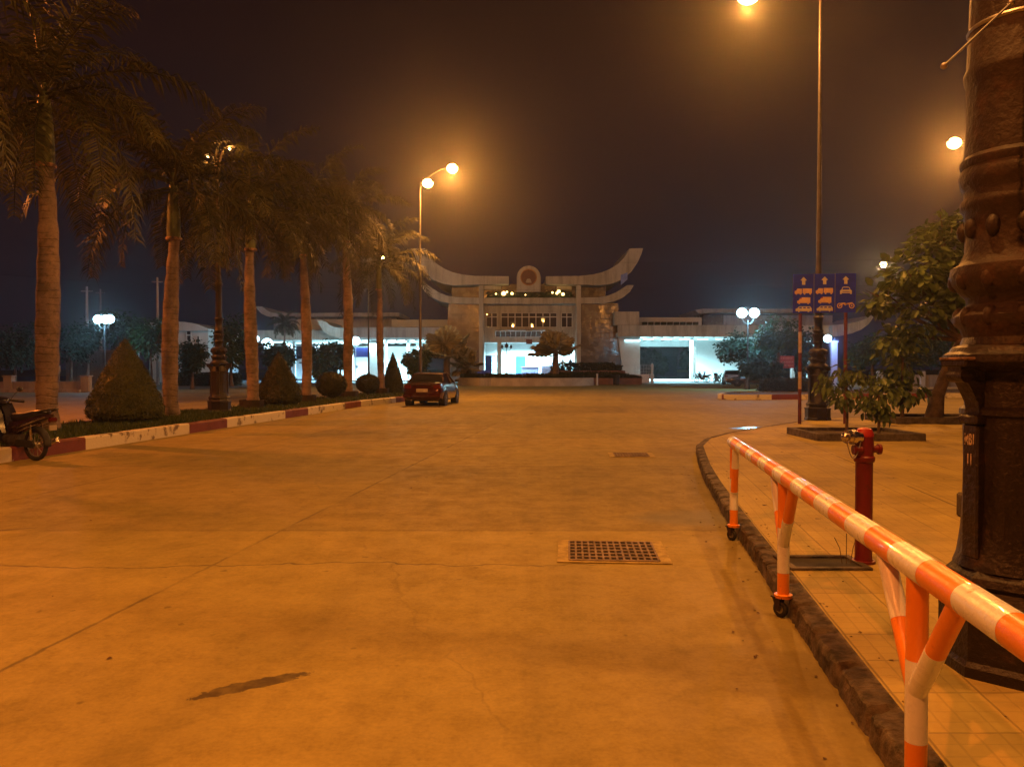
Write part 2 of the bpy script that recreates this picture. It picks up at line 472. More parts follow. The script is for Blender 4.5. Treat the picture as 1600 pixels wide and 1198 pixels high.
M['sign_amber'] = mat("sign_amber_symbol", (0.85, 0.62, 0.45), 0.5, scale=5, var=0.15)
M['sign_red'] = mat("sign_red_mark", (0.45, 0.05, 0.05), 0.5)
M['post_red'] = mat("post_red_paint", (0.16, 0.03, 0.02), 0.55, scale=6, var=0.4)
M['post_white'] = mat("post_white_paint", (0.62, 0.50, 0.36), 0.55, scale=6, var=0.3)
M['palm_trunk'] = mat("palm_trunk_bark", (0.21, 0.165, 0.155), 0.85, scale=1.7, col2=(0.10, 0.085, 0.075), bump=0.5, fine=9, thr=(0.42, 0.62))
M['crownshaft'] = mat("palm_crownshaft", (0.10, 0.12, 0.035), 0.55, scale=2.0, var=0.4)
M['frond'] = leaf_mat("palm_frond", (0.062, 0.060, 0.018), (0.022, 0.026, 0.009), 0.6)
M['topiary'] = leaf_mat("topiary_leaves", (0.10, 0.11, 0.035), (0.04, 0.055, 0.016))
M['topiary_dark'] = leaf_mat("dark_topiary_leaves", (0.045, 0.055, 0.03), (0.02, 0.028, 0.015))
M['leaf'] = leaf_mat("broad_leaves", (0.05, 0.095, 0.03), (0.025, 0.05, 0.018))
M['leaf_big'] = leaf_mat("large_glossy_leaves", (0.13, 0.19, 0.06), (0.055, 0.085, 0.028), 0.45)
M['leaf_teal'] = leaf_mat("dark_tree_leaves", (0.035, 0.075, 0.045), (0.02, 0.045, 0.028))
M['fan'] = leaf_mat("fan_palm_leaves", (0.30, 0.27, 0.17), (0.15, 0.135, 0.085), 0.6, 0.15)
M['bark'] = mat("tree_bark", (0.13, 0.085, 0.05), 0.9, scale=5, var=0.5, bump=0.8)
M['bed'] = mat("bed_edging_concrete", (0.12, 0.10, 0.085), 0.85, scale=5, col2=(0.045, 0.035, 0.03), bump=0.7)
M['plank'] = mat("dark_planter_ring", (0.035, 0.025, 0.025), 0.8, scale=4, var=0.5, bump=0.4)
M['plaster'] = mat("cream_plaster", (0.46, 0.44, 0.39), 0.75, scale=0.35, var=0.32, bump=0.15)
M['plaster_w'] = mat("white_plaster", (0.64, 0.64, 0.62), 0.75, scale=0.4, var=0.14, bump=0.1)
M['grey_plaster'] = mat("grey_plaster", (0.42, 0.38, 0.36), 0.75, scale=0.5, var=0.18)
M['lamp_sodium'] = emit("sodium_lamp_glass", (1.0, 0.62, 0.18), 28.0)
M['lamp_cool'] = emit("cool_lamp_globe", (0.50, 0.84, 1.0), 9.0)
M['glint_warm'] = emit("warm_glint_globe", (1.0, 0.60, 0.18), 7.0)  # glow standing in for lamp reflections along the balcony band
M['tube_cool'] = emit("cool_fluorescent_tube", (0.62, 0.95, 1.0), 3.0)

def trunk_material():
    m, nt, b = new_mat("ringed_palm_bark")
    x = NX(nt)
    tc = x.n("ShaderNodeTexCoord"); sp = x.n("ShaderNodeSeparateXYZ")
    nt.links.new(tc.outputs["Object"], sp.inputs[0])
    v = tc.outputs["Object"]
    zz = x.m('ADD', sp.outputs[2], x.m('MULTIPLY', x.noise(v, 1.6, 4), 0.22))
    fr = x.m('ABSOLUTE', x.m('SUBTRACT', x.m('FRACT', x.m('MULTIPLY', zz, 6.5)), 0.5))
    ring = x.m('MULTIPLY', x.ramp(fr, 0.0, 0.14, 1.0, 0.0), x.ramp(x.noise(v, 3.0, 3), 0.35, 0.6))
    n1 = x.noise(v, 1.5, 6, 0.7); n2 = x.noise(v, 14, 5, 0.7)
    col = x.mix(x.ramp(n1, 0.38, 0.62), (0.235, 0.18, 0.165, 1), (0.11, 0.09, 0.08, 1))
    col = x.mix(x.m('MULTIPLY', x.ramp(n2, 0.5, 0.7), 0.55), col, (0.07, 0.055, 0.045, 1))
    col = x.mix(x.m('MULTIPLY', ring, 0.55), col, (0.05, 0.038, 0.032, 1))
    nt.links.new(col, b.inputs["Base Color"])
    b.inputs["Roughness"].default_value = 0.9
    x.bump(b, x.m('SUBTRACT', x.m('MULTIPLY', n2, 0.6), ring), 0.6, 0.03)
    return m
M['palm_trunk'] = trunk_material()
def plaster_material(name, c1, c2):
    m, nt, b = new_mat(name)
    x = NX(nt)
    pos, X, Y, Z = x.coords()
    mp = x.n("ShaderNodeMapping"); mp.inputs["Scale"].default_value = (1.6, 1.6, 0.22); nt.links.new(pos, mp.inputs[0])
    streak = x.noise(mp.outputs[0], 1.0, 6, 0.7)
    fx = x.m('ABSOLUTE', x.m('SUBTRACT', x.m('FRACT', x.m('ADD', x.m('DIVIDE', X, 2.6), 50.25)), 0.5))
    j = x.ramp(fx, 0.0, 0.018, 1.0, 0.0)
    col = x.mix(x.ramp(streak, 0.42, 0.68), c4(c1), c4(c2))
    col = x.mix(x.m('MULTIPLY', x.ramp(x.noise(pos, 0.45, 5), 0.45, 0.7), 0.35), col, c4(tuple(q*.6 for q in c2)))
    col = x.mix(x.m('MULTIPLY', j, 0.45), col, c4(tuple(q*.35 for q in c1)))
    nt.links.new(col, b.inputs["Base Color"])
    b.inputs["Roughness"].default_value = 0.8
    return m
M['plaster'] = plaster_material("stained_cream_plaster", (0.48, 0.46, 0.40), (0.31, 0.29, 0.24))
M['grey_plaster'] = plaster_material("stained_grey_plaster", (0.36, 0.33, 0.32), (0.22, 0.20, 0.19))
def tile_facade():
    m, nt, b = new_mat("brown_tile_cladding")
    x = NX(nt)
    pos, X, Y, Z = x.coords()
    fz = x.m('ABSOLUTE', x.m('SUBTRACT', x.m('FRACT', x.m('DIVIDE', Z, 0.55)), 0.5))
    jz = x.ramp(fz, 0.0, 0.05, 1.0, 0.0)
    fx = x.m('ABSOLUTE', x.m('SUBTRACT', x.m('FRACT', x.m('ADD', x.m('DIVIDE', X, 1.1), 50.0)), 0.5))
    jx = x.ramp(fx, 0.0, 0.03, 1.0, 0.0)
    j = x.m('MAXIMUM', jz, jx)
    n = x.noise(pos, 0.5, 5)
    col = x.mix(x.ramp(n, 0.3, 0.7), (0.10, 0.082, 0.07, 1), (0.062, 0.05, 0.042, 1))
    col = x.mix(x.m('MULTIPLY', j, 0.6), col, (0.07, 0.05, 0.035, 1))
    nt.links.new(col, b.inputs["Base Color"])
    nt.links.new(x.ramp(x.noise(pos, 1.5, 3), 0.4, 0.6, 0.14, 0.3), b.inputs["Roughness"])
    b.inputs["Specular IOR Level"].default_value = 0.6
    x.bump(b, x.m('ADD', x.m('MULTIPLY', x.noise(pos, 0.9, 2), 0.9), x.m('MULTIPLY', j, -0.3)), 0.4, 0.06)
    return m
M['tile'] = tile_facade()

def glass(name, col, rough=0.012):
    m, nt, b = new_mat(name)
    b.inputs["Base Color"].default_value = c4(col)
    b.inputs["Roughness"].default_value = rough
    b.inputs["Specular IOR Level"].default_value = 0.9
    x = NX(nt)
    pos, X, Y, Z = x.coords()
    x.bump(b, x.noise(pos, 0.7, 2), 0.004, 0.05)
    return m
M['glass'] = glass("dark_window_glass", (0.03, 0.024, 0.03))
M['blue_glass'] = glass("blue_door_glass", (0.03, 0.08, 0.25))

# ------------------------------------------------------------------ ground, paving, kerbs
g = MB()
nx, ny = 40, 40
g.quad((-400, -60, 0), (400, -60, 0), (400, 900, 0), (-400, 900, 0))
struct(g.build("ground", M['road'], smooth=0))

# courtyard beyond the entrance road
g = MB()
g.quad((-90, 84, 0.004), (90, 84, 0.004), (90, 300, 0.004), (-90, 300, 0.004))
struct(g.build("courtyard_paving", M['lot'], smooth=0))
g = MB()
g.add([(-120, 56, .05), (-27, 56, .05), (-15, 70, .05), (-15, 84, .05), (-120, 84, .05)], [(0, 1, 2, 3, 4)])
struct(g.build("garden_ground", M['earth'], smooth=0))

# right pavement: outline from the kerb line
edge = []
for y in (-12, -4, 0, 1.5, 3, 4, 5, 6, 7, 8, 9, 10, 11, 12): edge.append((1.04 + 0.146*y + (0.00 if y < 9 else 0.012*(y-9)**1.5), y))
for px, py in ((3.17, 13.6), (3.5, 15.2), (4.05, 16.8), (4.85, 18.2), (5.7, 19.4), (6.9, 20.9), (8.1, 22.4), (9.2, 23.6), (11.5, 24.6), (16, 25.4), (24, 26.0), (45, 27.0)): edge.append((px, py))
def offset_path(path, d):
    out = []
    for i, p in enumerate(path):
        a = Vector(path[max(i-1, 0)]); b = Vector(path[min(i+1, len(path)-1)])
        t = (b-a).normalized()
        out.append((p[0] + t.y*d, p[1] - t.x*d))
    return out
PAVE = 0.13
inner = offset_path(edge, 0.13)
g = MB()
poly = inner + [(45, -12)]
g.add([(p[0], p[1], PAVE) for p in poly], [tuple(range(len(poly)-1, -1, -1))])
o = g.build("pavement", M['paving'], smooth=0)
o.data.flip_normals()
struct(o)
# kerb stones with broken edges
random.seed(4)
def resample(path, step):
    pts = [Vector(p) for p in path]; out = [pts[0]]; acc = 0
    for i in range(len(pts)-1):
        seg = (pts[i+1]-pts[i]); L = seg.length; d = 0
        while acc + (L-d) >= step:
            d += step-acc; acc = 0; out.append(pts[i]+seg*(d/L))
        acc += L-d
    return out
fine_path = resample(edge, 0.035)
g = MB()
base_pr = [(-0.010, -0.02), (-0.003, 0.02), (0.0, 0.06), (0.002, 0.09), (0.005, 0.116), (0.018, 0.129), (0.05, 0.133), (0.08, 0.135), (0.105, 0.135), (0.136, 0.134)]
prof_n = len(base_pr)
dist = 0.0
for i, p in enumerate(fine_path):
    a = fine_path[max(i-1, 0)]; b2 = fine_path[min(i+1, len(fine_path)-1)]
    if i: dist += (p-fine_path[i-1]).length
    t = (b2-a).normalized(); nrm = Vector((t.y, -t.x))
    stone = int(dist/0.52); into = (dist/0.52) % 1
    srng = random.Random(stone*7+1)
    so = srng.uniform(-.006, .006); sz = srng.uniform(-.007, .001)
    edge_ = min(into, 1-into)
    jt = .05*max(0, 1-edge_/.05)
    brk = max(0, noise.noise(Vector((p.x*4.1, p.y*4.1, 3.3)))-.14)*.06
    for q_, (d, z) in enumerate(base_pr):
        n1 = noise.noise(Vector((p.x*17+d*30, p.y*17, z*30))); n2 = noise.noise(Vector((p.x*27+d*60, p.y*27, z*50+5)))
        wgt = 0.0 if q_ in (0, prof_n-1) else 1.0
        corner = 1.0 if 3 <= q_ <= 6 else .35
        dd = d + wgt*(so + n1*.008*(1+corner) + n2*.006 + jt*.5 + brk*corner*(.45 if q_ > 3 else .15))
        zz = z + wgt*(sz + n1*.006*corner + n2*.004 - jt*corner*.8 - brk*corner*.38)
        qv = p + nrm*dd
        g.v.append(Vector((qv.x, qv.y, min(zz, .137))))
for i in range(len(fine_path)-1):
    for k in range(prof_n-1):
        g.f.append((i*prof_n+k, (i+1)*prof_n+k, (i+1)*prof_n+k+1, i*prof_n+k+1)); g.mi.append(0)
o = g.build("kerb", M['kerbstone'], smooth=25)
o.data.flip_normals()
struct(o)

# median: kerb with red and white painted blocks, grass on top
def med_front(v):
    if v < 33: return -10.2
    t = min(1, (v-33)/14.0)
    return -10.2 + 1.9*t**1.2
VEND = 47.2
def med_outline(inset=0.0):
    pts = []
    v = 2.0
    while v < VEND-1.6:
        pts.append(RD(med_front(v)-inset, v)); v += 0.65
    cu = (med_front(VEND-1.6) - 13.4)/2; ru = (med_front(VEND-1.6)+13.4)/2
    for k in range(13):
        a = PI*k/12
        pts.append(RD(cu + (ru-inset)*math.cos(a), VEND-1.6 + (1.6-inset)*math.sin(a)))
    v = VEND-1.8
    while v > 2.0:
        pts.append(RD(-13.4+inset, v)); v -= 0.65
    return pts
KH = 0.25
outer = med_outline(0.0); innr = med_outline(0.18); topo = med_outline(0.03)
kg = {'w': MB(), 'r': MB()}
for i in range(len(outer)-1):
    vmid = (outer[i].y + outer[i+1].y)/2
    ph = ((vmid - 15.4) % 5.85)
    k = kg['w'] if ph < 3.95 else kg['r']
    a, b2, c, d = outer[i], outer[i+1], topo[i], topo[i+1]
    e1, e2 = innr[i], innr[i+1]
    z = lambda q, h: Vector((q.x, q.y, h))
    k.quad(z(a, -.02), z(b2, -.02), z(b2, KH-.03), z(a, KH-.03))
    k.quad(z(a, KH-.03), z(b2, KH-.03), z(d, KH), z(c, KH))
    k.quad(z(c, KH), z(d, KH), z(e2, KH), z(e1, KH))
for key, nm, mm in (('w', "median_kerb_white", M['kerb_white']), ('r', "median_kerb_red", M['kerb_red'])):
    o = kg[key].build(nm, mm, smooth=0); struct(o)
g = MB()
g.add([(p.x, p.y, KH-.02) for p in innr], [tuple(range(len(innr)))])
struct(g.build("median_soil", M['earth'], smooth=0))
random.seed(9)
g = MB()
for i in range(26000):
    v = random.uniform(4, VEND-.4)**1.0
    if random.random() < 0.45: v = random.uniform(12, 26)
    u = random.uniform(-13.2, med_front(v)-.2)
    p = RD(u, v, KH-.02)
    a = random.uniform(0, 2*PI); w = random.uniform(.012, .025); h = random.uniform(.04, .13)
    if noise.noise(Vector((p.x*.8, p.y*.8, 0))) < -0.25: h *= .5
    dx, dy = math.cos(a)*w, math.sin(a)*w
    lx, ly = random.uniform(-.05, .05), random.uniform(-.05, .05)
    g.tri((p.x-dx, p.y-dy, p.z), (p.x+dx, p.y+dy, p.z), (p.x+lx, p.y+ly, p.z+h))
tag(g.build("grass", M['grass'], smooth=0), "short dark grass growing along the kerbed median under the palms", "grass", kind='stuff')

# small island on the right, red and white kerb
def island(name, pts, h, blocks):
    gw, gr = MB(), MB()
    n = len(pts)
    cxx = sum(p[0] for p in pts)/n; cyy = sum(p[1] for p in pts)/n
    L = 0
    for i in range(n):
        a = Vector(pts[i]); b2 = Vector(pts[(i+1) % n])
        k = max(1, int((b2-a).length/0.4))
        for j in range(k):
            p = a.lerp(b2, j/k); q = a.lerp(b2, (j+1)/k)
            L2 = L + (b2-a).length*(j+.5)/k
            t = gw if (L2 % blocks[2]) < blocks[0] else gr
            c = Vector((cxx, cyy))
            pi = p + (c-p).normalized()*.2; qi = q + (c-q).normalized()*.2
            t.quad((p.x, p.y, -.02), (q.x, q.y, -.02), (q.x, q.y, h), (p.x, p.y, h))
            t.quad((p.x, p.y, h), (q.x, q.y, h), (qi.x, qi.y, h), (pi.x, pi.y, h))
        L += (b2-a).length
    struct(gw.build(name+"_kerb_white", M['kerb_white'], smooth=0))
    if gr.f: struct(gr.build(name+"_kerb_red", M['kerb_red'], smooth=0))
    gs = MB()
    gs.add([(p[0], p[1], h-.03) for p in pts], [tuple(range(n))])
    struct(gs.build(name+"_soil", M['earth'], smooth=0))
island("island", [(10.75, 40.6), (11.2, 40.2), (22, 42.6), (34, 45), (34, 50), (20, 50), (11.4, 43.4), (10.8, 42)], 0.26, (2.8, 1.3, 4.1))
# ------------------------------------------------------------------ striped barrier
def stripes(path, r, L, start, seg=20, first=0):
    """tube along a polyline with alternating material bands; returns MB with 2 mats"""
    mb = MB()
    pts = [Vector(p) for p in path]
    total = sum((pts[i+1]-pts[i]).length for i in range(len(pts)-1))
    def at(d):
        for i in range(len(pts)-1):
            l = (pts[i+1]-pts[i]).length
            if d <= l or i == len(pts)-2: return pts[i].lerp(pts[i+1], d/l)
            d -= l
    cuts = [0.0]; d = start
    while d < total:
        if d > 0.001: cuts.append(d)
        d += L
    cuts.append(total)
    corner = []; acc = 0
    for i in range(len(pts)-2):
        acc += (pts[i+1]-pts[i]).length; corner.append(acc)
    for k in range(len(cuts)-1):
        a, b = cuts[k], cuts[k+1]
        ds = [a] + [c for c in corner if a < c < b] + [b]
        mb.cm = (k+first) % 2
        mb.tube([at(q) for q in ds], r + (0.0006 if mb.cm else 0), seg, cap=(k in (0, len(cuts)-2)))
    return mb
def bar_line(y): return Vector((1.04 + 0.138*y, y, 0))
BT = [M['orange'], M['white_tape']]
barrier = thing("barrier", "long orange and white striped tube barrier on small castor wheels beside the kerb", "barrier", tuple(bar_line(4.5)))
RZ = 0.905
a, b = bar_line(7.52) + Vector((0, 0, RZ)), bar_line(-0.6) + Vector((0, 0, RZ))
mb = stripes([a, b], 0.052, 0.2907, 0.242, 28, first=1)
mb.cm = 0
mb.ball(a, 0.052, 20, 10); mb.mi[-1] = 0
rail = mb.build("rail", BT, barrier, world=True, smooth=50)
t = (b-a).normalized()
def caster(x, y, parent, turn=0.6):
    w = MB()
    c = Vector((x, y, 0.052))
    w.torus((0, 0, 0), 0.038, 0.016, 'x', 26, 10)
    wm = MB(); wm.v = [Matrix.Rotation(turn, 3, 'Z') @ q + c for q in w.v]; wm.f = w.f; wm.mi = w.mi
    wheel = wm.build("wheel", M['rubber'], parent, world=True, smooth=60)
    h = MB()
    h.tube([(-.012, 0, 0), (.012, 0, 0)], .026, 16)
    hm = MB(); hm.v = [Matrix.Rotation(turn, 3, 'Z') @ q + c for q in h.v]; hm.f = h.f; hm.mi = h.mi
    hm.build("hub", M['galv'], wheel, world=True)
    k = MB()
    R = Matrix.Rotation(turn, 3, 'Z')
    for s in (-1, 1):
        k.add([c + R @ Vector((s*.022-.002, dy, dz)) for dy, dz in ((-.012, -.01), (.012, -.01), (.05, .075), (-.01, .075))] +
              [c + R @ Vector((s*.022+.002, dy, dz)) for dy, dz in ((-.012, -.01), (.012, -.01), (.05, .075), (-.01, .075))],
              [(0, 1, 2, 3), (7, 6, 5, 4), (0, 4, 5, 1), (1, 5, 6, 2), (2, 6, 7, 3), (3, 7, 4, 0)])
    k.box(-.03, .03, -.03, .055, .072, .08, Matrix.Translation(c) @ Matrix.Rotation(turn, 4, 'Z'))
    k.build("fork", M['iron_rust'], wheel, world=True, smooth=0)
def leg(y, brace_y, braces, wheel=True, first=0):
    base = bar_line(y)
    top = base + Vector((0, 0, RZ-.04)); bot = base + Vector((0, 0, .14))
    m1 = stripes([top, bot], .037, .29, .29, 20, first=first)
    lg = m1.build("leg", BT, barrier, world=True, smooth=50)
    col = MB(); col.lathe([(.03, .118), (.056, .125), (.058, .145), (.03, .15)], (base.x, base.y, 0), 20)
    col.build("collar", M['orange'], lg, world=True)
    for s in braces:
        e = bar_line(y + s*brace_y) + Vector((0, 0, RZ-.03))
        j = base + Vector((0, 0, .46))
        mbr = stripes([e, j], .034, .30, .28, 18, first=0 if s < 0 else 1)
        mbr.build("brace", BT, barrier, world=True, smooth=50)
    if wheel: caster(base.x-.02, base.y-.01, barrier)
leg(7.42, .33, (), True, 0)
l2 = bar_line(7.3)
m1 = stripes([l2+Vector((0, 0, RZ-.03)), bar_line(7.4)+Vector((0, 0, .45))], .032, .23, .2, 18, 1)
m1.build("brace", BT, barrier, world=True, smooth=50)
leg(5.13, .30, (-1, 1), True, 0)
leg(2.80, .35, (-1, 1), True, 0)
leg(0.0, .30, (-1, 1), True, 0)

# ------------------------------------------------------------------ fire hydrant standpipe
hx, hy = 2.66, 6.03
hyd = thing("fire_hydrant", "tall dark red standpipe hydrant with bare metal outlet cap on the pavement", "hydrant", (hx, hy, PAVE))
g = MB()
g.lathe([(.085, 0), (.085, .02), (.066, .022), (.062, .05), (.062, .76), (.072, .765), (.076, .775), (.076, .80), (.066, .81), (.066, .93), (.064, .955), (.052, .985), (.02, 1.0), (.006, 1.002)], (0, 0, 0), 32)
g.build("barrel", M['hydrant'], hyd)
g = MB()
g.tube([(.05, -.01, .86), (.098, -.01, .86)], .028, 18); g.tube([(.098, -.01, .86), (.118, -.01, .86)], .04, 18)
g.build("side_outlet", M['hydrant'], hyd)
g = MB()
g.tube([(-.04, -.05, .86), (-.09, -.05, .86)], .026, 18); g.tube([(-.09, -.05, .86), (-.106, -.05, .86)], .036, 18)
g.build("side_outlet", M['hydrant'], hyd)
g = MB()
g.lathe([(.067, .955), (.0675, .975), (.05, 1.012), (.018, 1.022), (.004, 1.023)], (0, 0, 0), 28)
m_top = mat("hydrant_cap_bright_red", (0.36, 0.02, 0.015), 0.45, var=0.2)
g.build("cap", m_top, hyd)
g = MB()
g.tube([(-.045, -.03, .95), (-.095, -.045, .955)], .042, 20)
g.tube([(-.095, -.045, .955), (-.13, -.055, .956)], .056, 8)
g.tube([(-.13, -.055, .956), (-.165, -.065, .957)], .05, 20)
g.ball((-.168, -.066, .957), .035, 14, 8)
out = g.build("outlet_cap", M['chrome'], hyd)
g = MB()
import itertools
pts = [(-.155 - .015*math.sin(k*.7), -.07, .91 - .10*math.sin(PI*k/12)*1.0) if False else (-.165 + .11*(k/12.0), -.07, .93 - .135*math.sin(PI*k/12)) for k in range(13)]
g.tube(pts, .004, 6)
g.build("chain", M['galv'], out)

# ------------------------------------------------------------------ drain grates and tree pits
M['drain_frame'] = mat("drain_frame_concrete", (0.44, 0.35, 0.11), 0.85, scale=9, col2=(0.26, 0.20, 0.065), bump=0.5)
def drain(x0, x1, y0, y1, nx_, ny_, fr, label, loc_z=0.004):
    t = thing("drain_grate", label, "drain", ((x0+x1)/2, (y0+y1)/2, loc_z), rad(-4))
    w, h = (x1-x0)/2, (y1-y0)/2
    g = MB(); g.quad((-w, -h, 0.004), (w, -h, 0.004), (w, h, 0.004), (-w, h, 0.004))  # flat dark sheet in place of the shaded pit under the bars
    g.build("dark_sheet", M['recess_dark'], t, smooth=0)
    g = MB()
    for i in range(nx_+1):
        xx = -w + 2*w*i/nx_; g.box(xx-.0085, xx+.0085, -h, h, .006, .0135)
    for j in range(ny_+1):
        yy = -h + 2*h*j/ny_; g.box(-w, w, yy-.019, yy+.019, .0062, .0128)
    g.build("bars", M['grate'], t, smooth=0)
    g = MB()
    a, b2 = w+fr, h+fr*.6
    for bx_ in ((-a, a, -b2, -h), (-a, a, h, b2), (-a, -w, -h, h), (w, a, -h, h)):
        g.box(*bx_, 0, .006)
    g.build("frame", M['drain_frame'], t, smooth=0)
    return t
drain(.50, 1.24, 6.58, 7.30, 13, 6, .10, "large square-holed drain grate in the road nearest the barrier")
drain(1.88, 2.5, 14.35, 15.0, 12, 6, .10, "smaller drain grate further up the road before the pavement corner")
def pit(x0, x1, y0, y1):
    g = MB()
    for bx_ in ((x0, x1, y0, y0+.05), (x0, x1, y1-.05, y1), (x0, x0+.05, y0+.05, y1-.05), (x1-.05, x1, y0+.05, y1-.05)):
        g.box(*bx_, PAVE-.01, PAVE+.02)
    t = thing("tree_pit", "small empty rectangular planting pit in the paving behind the second barrier leg", "planting pit", ((x0+x1)/2, (y0+y1)/2, PAVE))
    g.build("edging", M['bed'], t, world=True, smooth=0)
    g = MB(); g.quad((x0+.05, y0+.05, PAVE+.006), (x1-.05, y0+.05, PAVE+.006), (x1-.05, y1-.05, PAVE+.006), (x0+.05, y1-.05, PAVE+.006))
    g.build("soil", M['recess_dark'], t, world=True, smooth=0)
    g = MB()
    for k in range(3):
        q = Vector((x0+.45+.03*k, y0+.2, PAVE)); g.tube([q, q+Vector((.02*(k-1), 0, .12)), q+Vector((.06*(k-1), 0, .2+.03*k))], .003, 5)
    g.build("twig", M['bark'], t, world=True)
pit(2.03, 2.62, 5.78, 6.2)
g = MB(); g.bbox(4.42, 4.9, 7.55, 7.95, PAVE, PAVE+.24, .02)
t = g.build("concrete_block", M['bed'], smooth=30); tag(t, "small dark concrete block standing on the pavement behind the ornate lamp post", "block")

# ------------------------------------------------------------------ ornate lamp posts
def lamp_head(parent, tip, d, power, col, size=1.0, on=True, lens=.30):
    d = Vector(d).normalized()
    side = Vector((-d.y, d.x, 0))
    def fr(a, b, c): return Vector(tip) + d*a + side*b + Vector((0, 0, c))
    g = MB()
    secs = [(-.05, .05, .05), (.1, .10, .09), (.3, .15, .11), (.55, .14, .10), (.75, .06, .05)]
    vs = []
    for a0, w, h in secs:
        for k in range(9):
            an = PI*k/8
            vs.append(fr(a0*size, -w*math.cos(an)*size, h*math.sin(an)*size))
    fs = []
    for i in range(len(secs)-1):
        for k in range(8): fs.append((i*9+k, i*9+k+1, (i+1)*9+k+1, (i+1)*9+k))
        fs.append((i*9+8, i*9, (i+1)*9, (i+1)*9+8))
    fs += [tuple(range(9)), tuple(reversed(range(36, 45)))]
    g.add(vs, fs)
    hd = g.build("lamp_head", M['pole'], parent, world=True)
    g = MB()
    g.ball(fr(.36*size, 0, -.06*size), lens*size, 18, 10, (1.0, 1.0, .8))
    g.build("lens", M['lamp_sodium'], hd, world=True, smooth=180)
    if on: lamp(hd, fr(.36*size, 0, -.06*size-.8*lens*size-.16), power, col, 0.12)
    return hd
def ornate_profile(shaft, k=1.0):
    P_ = [(.362, 0), (.362, .05), (.345, .075), (.345, .30), (.36, .315), (.355, .345), (.325, .36), (.30, .41), (.325, .435), (.315, .47), (.285, .50)]
    P_ += [(.272, .56), (.258, .66), (.25, .80), (.247, 1.0), (.247, 1.235), (.262, 1.245), (.262, 1.27), (.24, 1.285), (.235, 1.45)]
    P_ += [(.30, 1.475), (.335, 1.50), (.335, 1.535), (.31, 1.55), (.30, 1.57), (.262, 1.585), (.25, 1.62)]
    P_ += [(.262, 1.66), (.29, 1.69), (.292, 1.725), (.262, 1.755), (.235, 1.78), (.238, 1.81), (.262, 1.835), (.30, 1.88), (.312, 1.925), (.305, 1.965), (.272, 1.985), (.262, 2.0)]
    P_ = [(r*k if z > 1.3 else r, z) for r, z in P_]
    s = shaft
    if k == 1.0:
        return P_ + [(.246, 2.04), (.246, 2.15), (.25, 2.235), (.268, 2.255), (.269, 2.285), (.252, 2.31), (.255, 2.345), (.268, 2.37), (.276, 2.41), (.262, 2.45), (.27, 2.465), (.27, 2.488), (.25, 2.51), (.244, 2.7), (.247, 2.86), (.258, 2.895), (.258, 2.92), (.245, 2.95), (.236, 3.2), (.22, 3.9), (.235, 3.95), (.235, 4.0), (.2, 4.06)]
    P_ += [(s+.01, 2.03), (s-.005, 2.12), (s+.012, 2.17), (s+.03, 2.2), (s+.01, 2.24), (s+.02, 2.33), (s+.035, 2.36), (s+.03, 2.42), (s, 2.45), (s+.025, 2.5), (s+.03, 2.53), (s+.005, 2.56),
           (s-.005, 2.75), (s+.012, 2.88), (s+.03, 2.90), (s+.012, 2.925), (s-.01, 2.95), (s-.015, 3.2), (s-.02, 3.9), (s, 3.95), (s+.005, 4.0), (s-.03, 4.06)]
    return P_
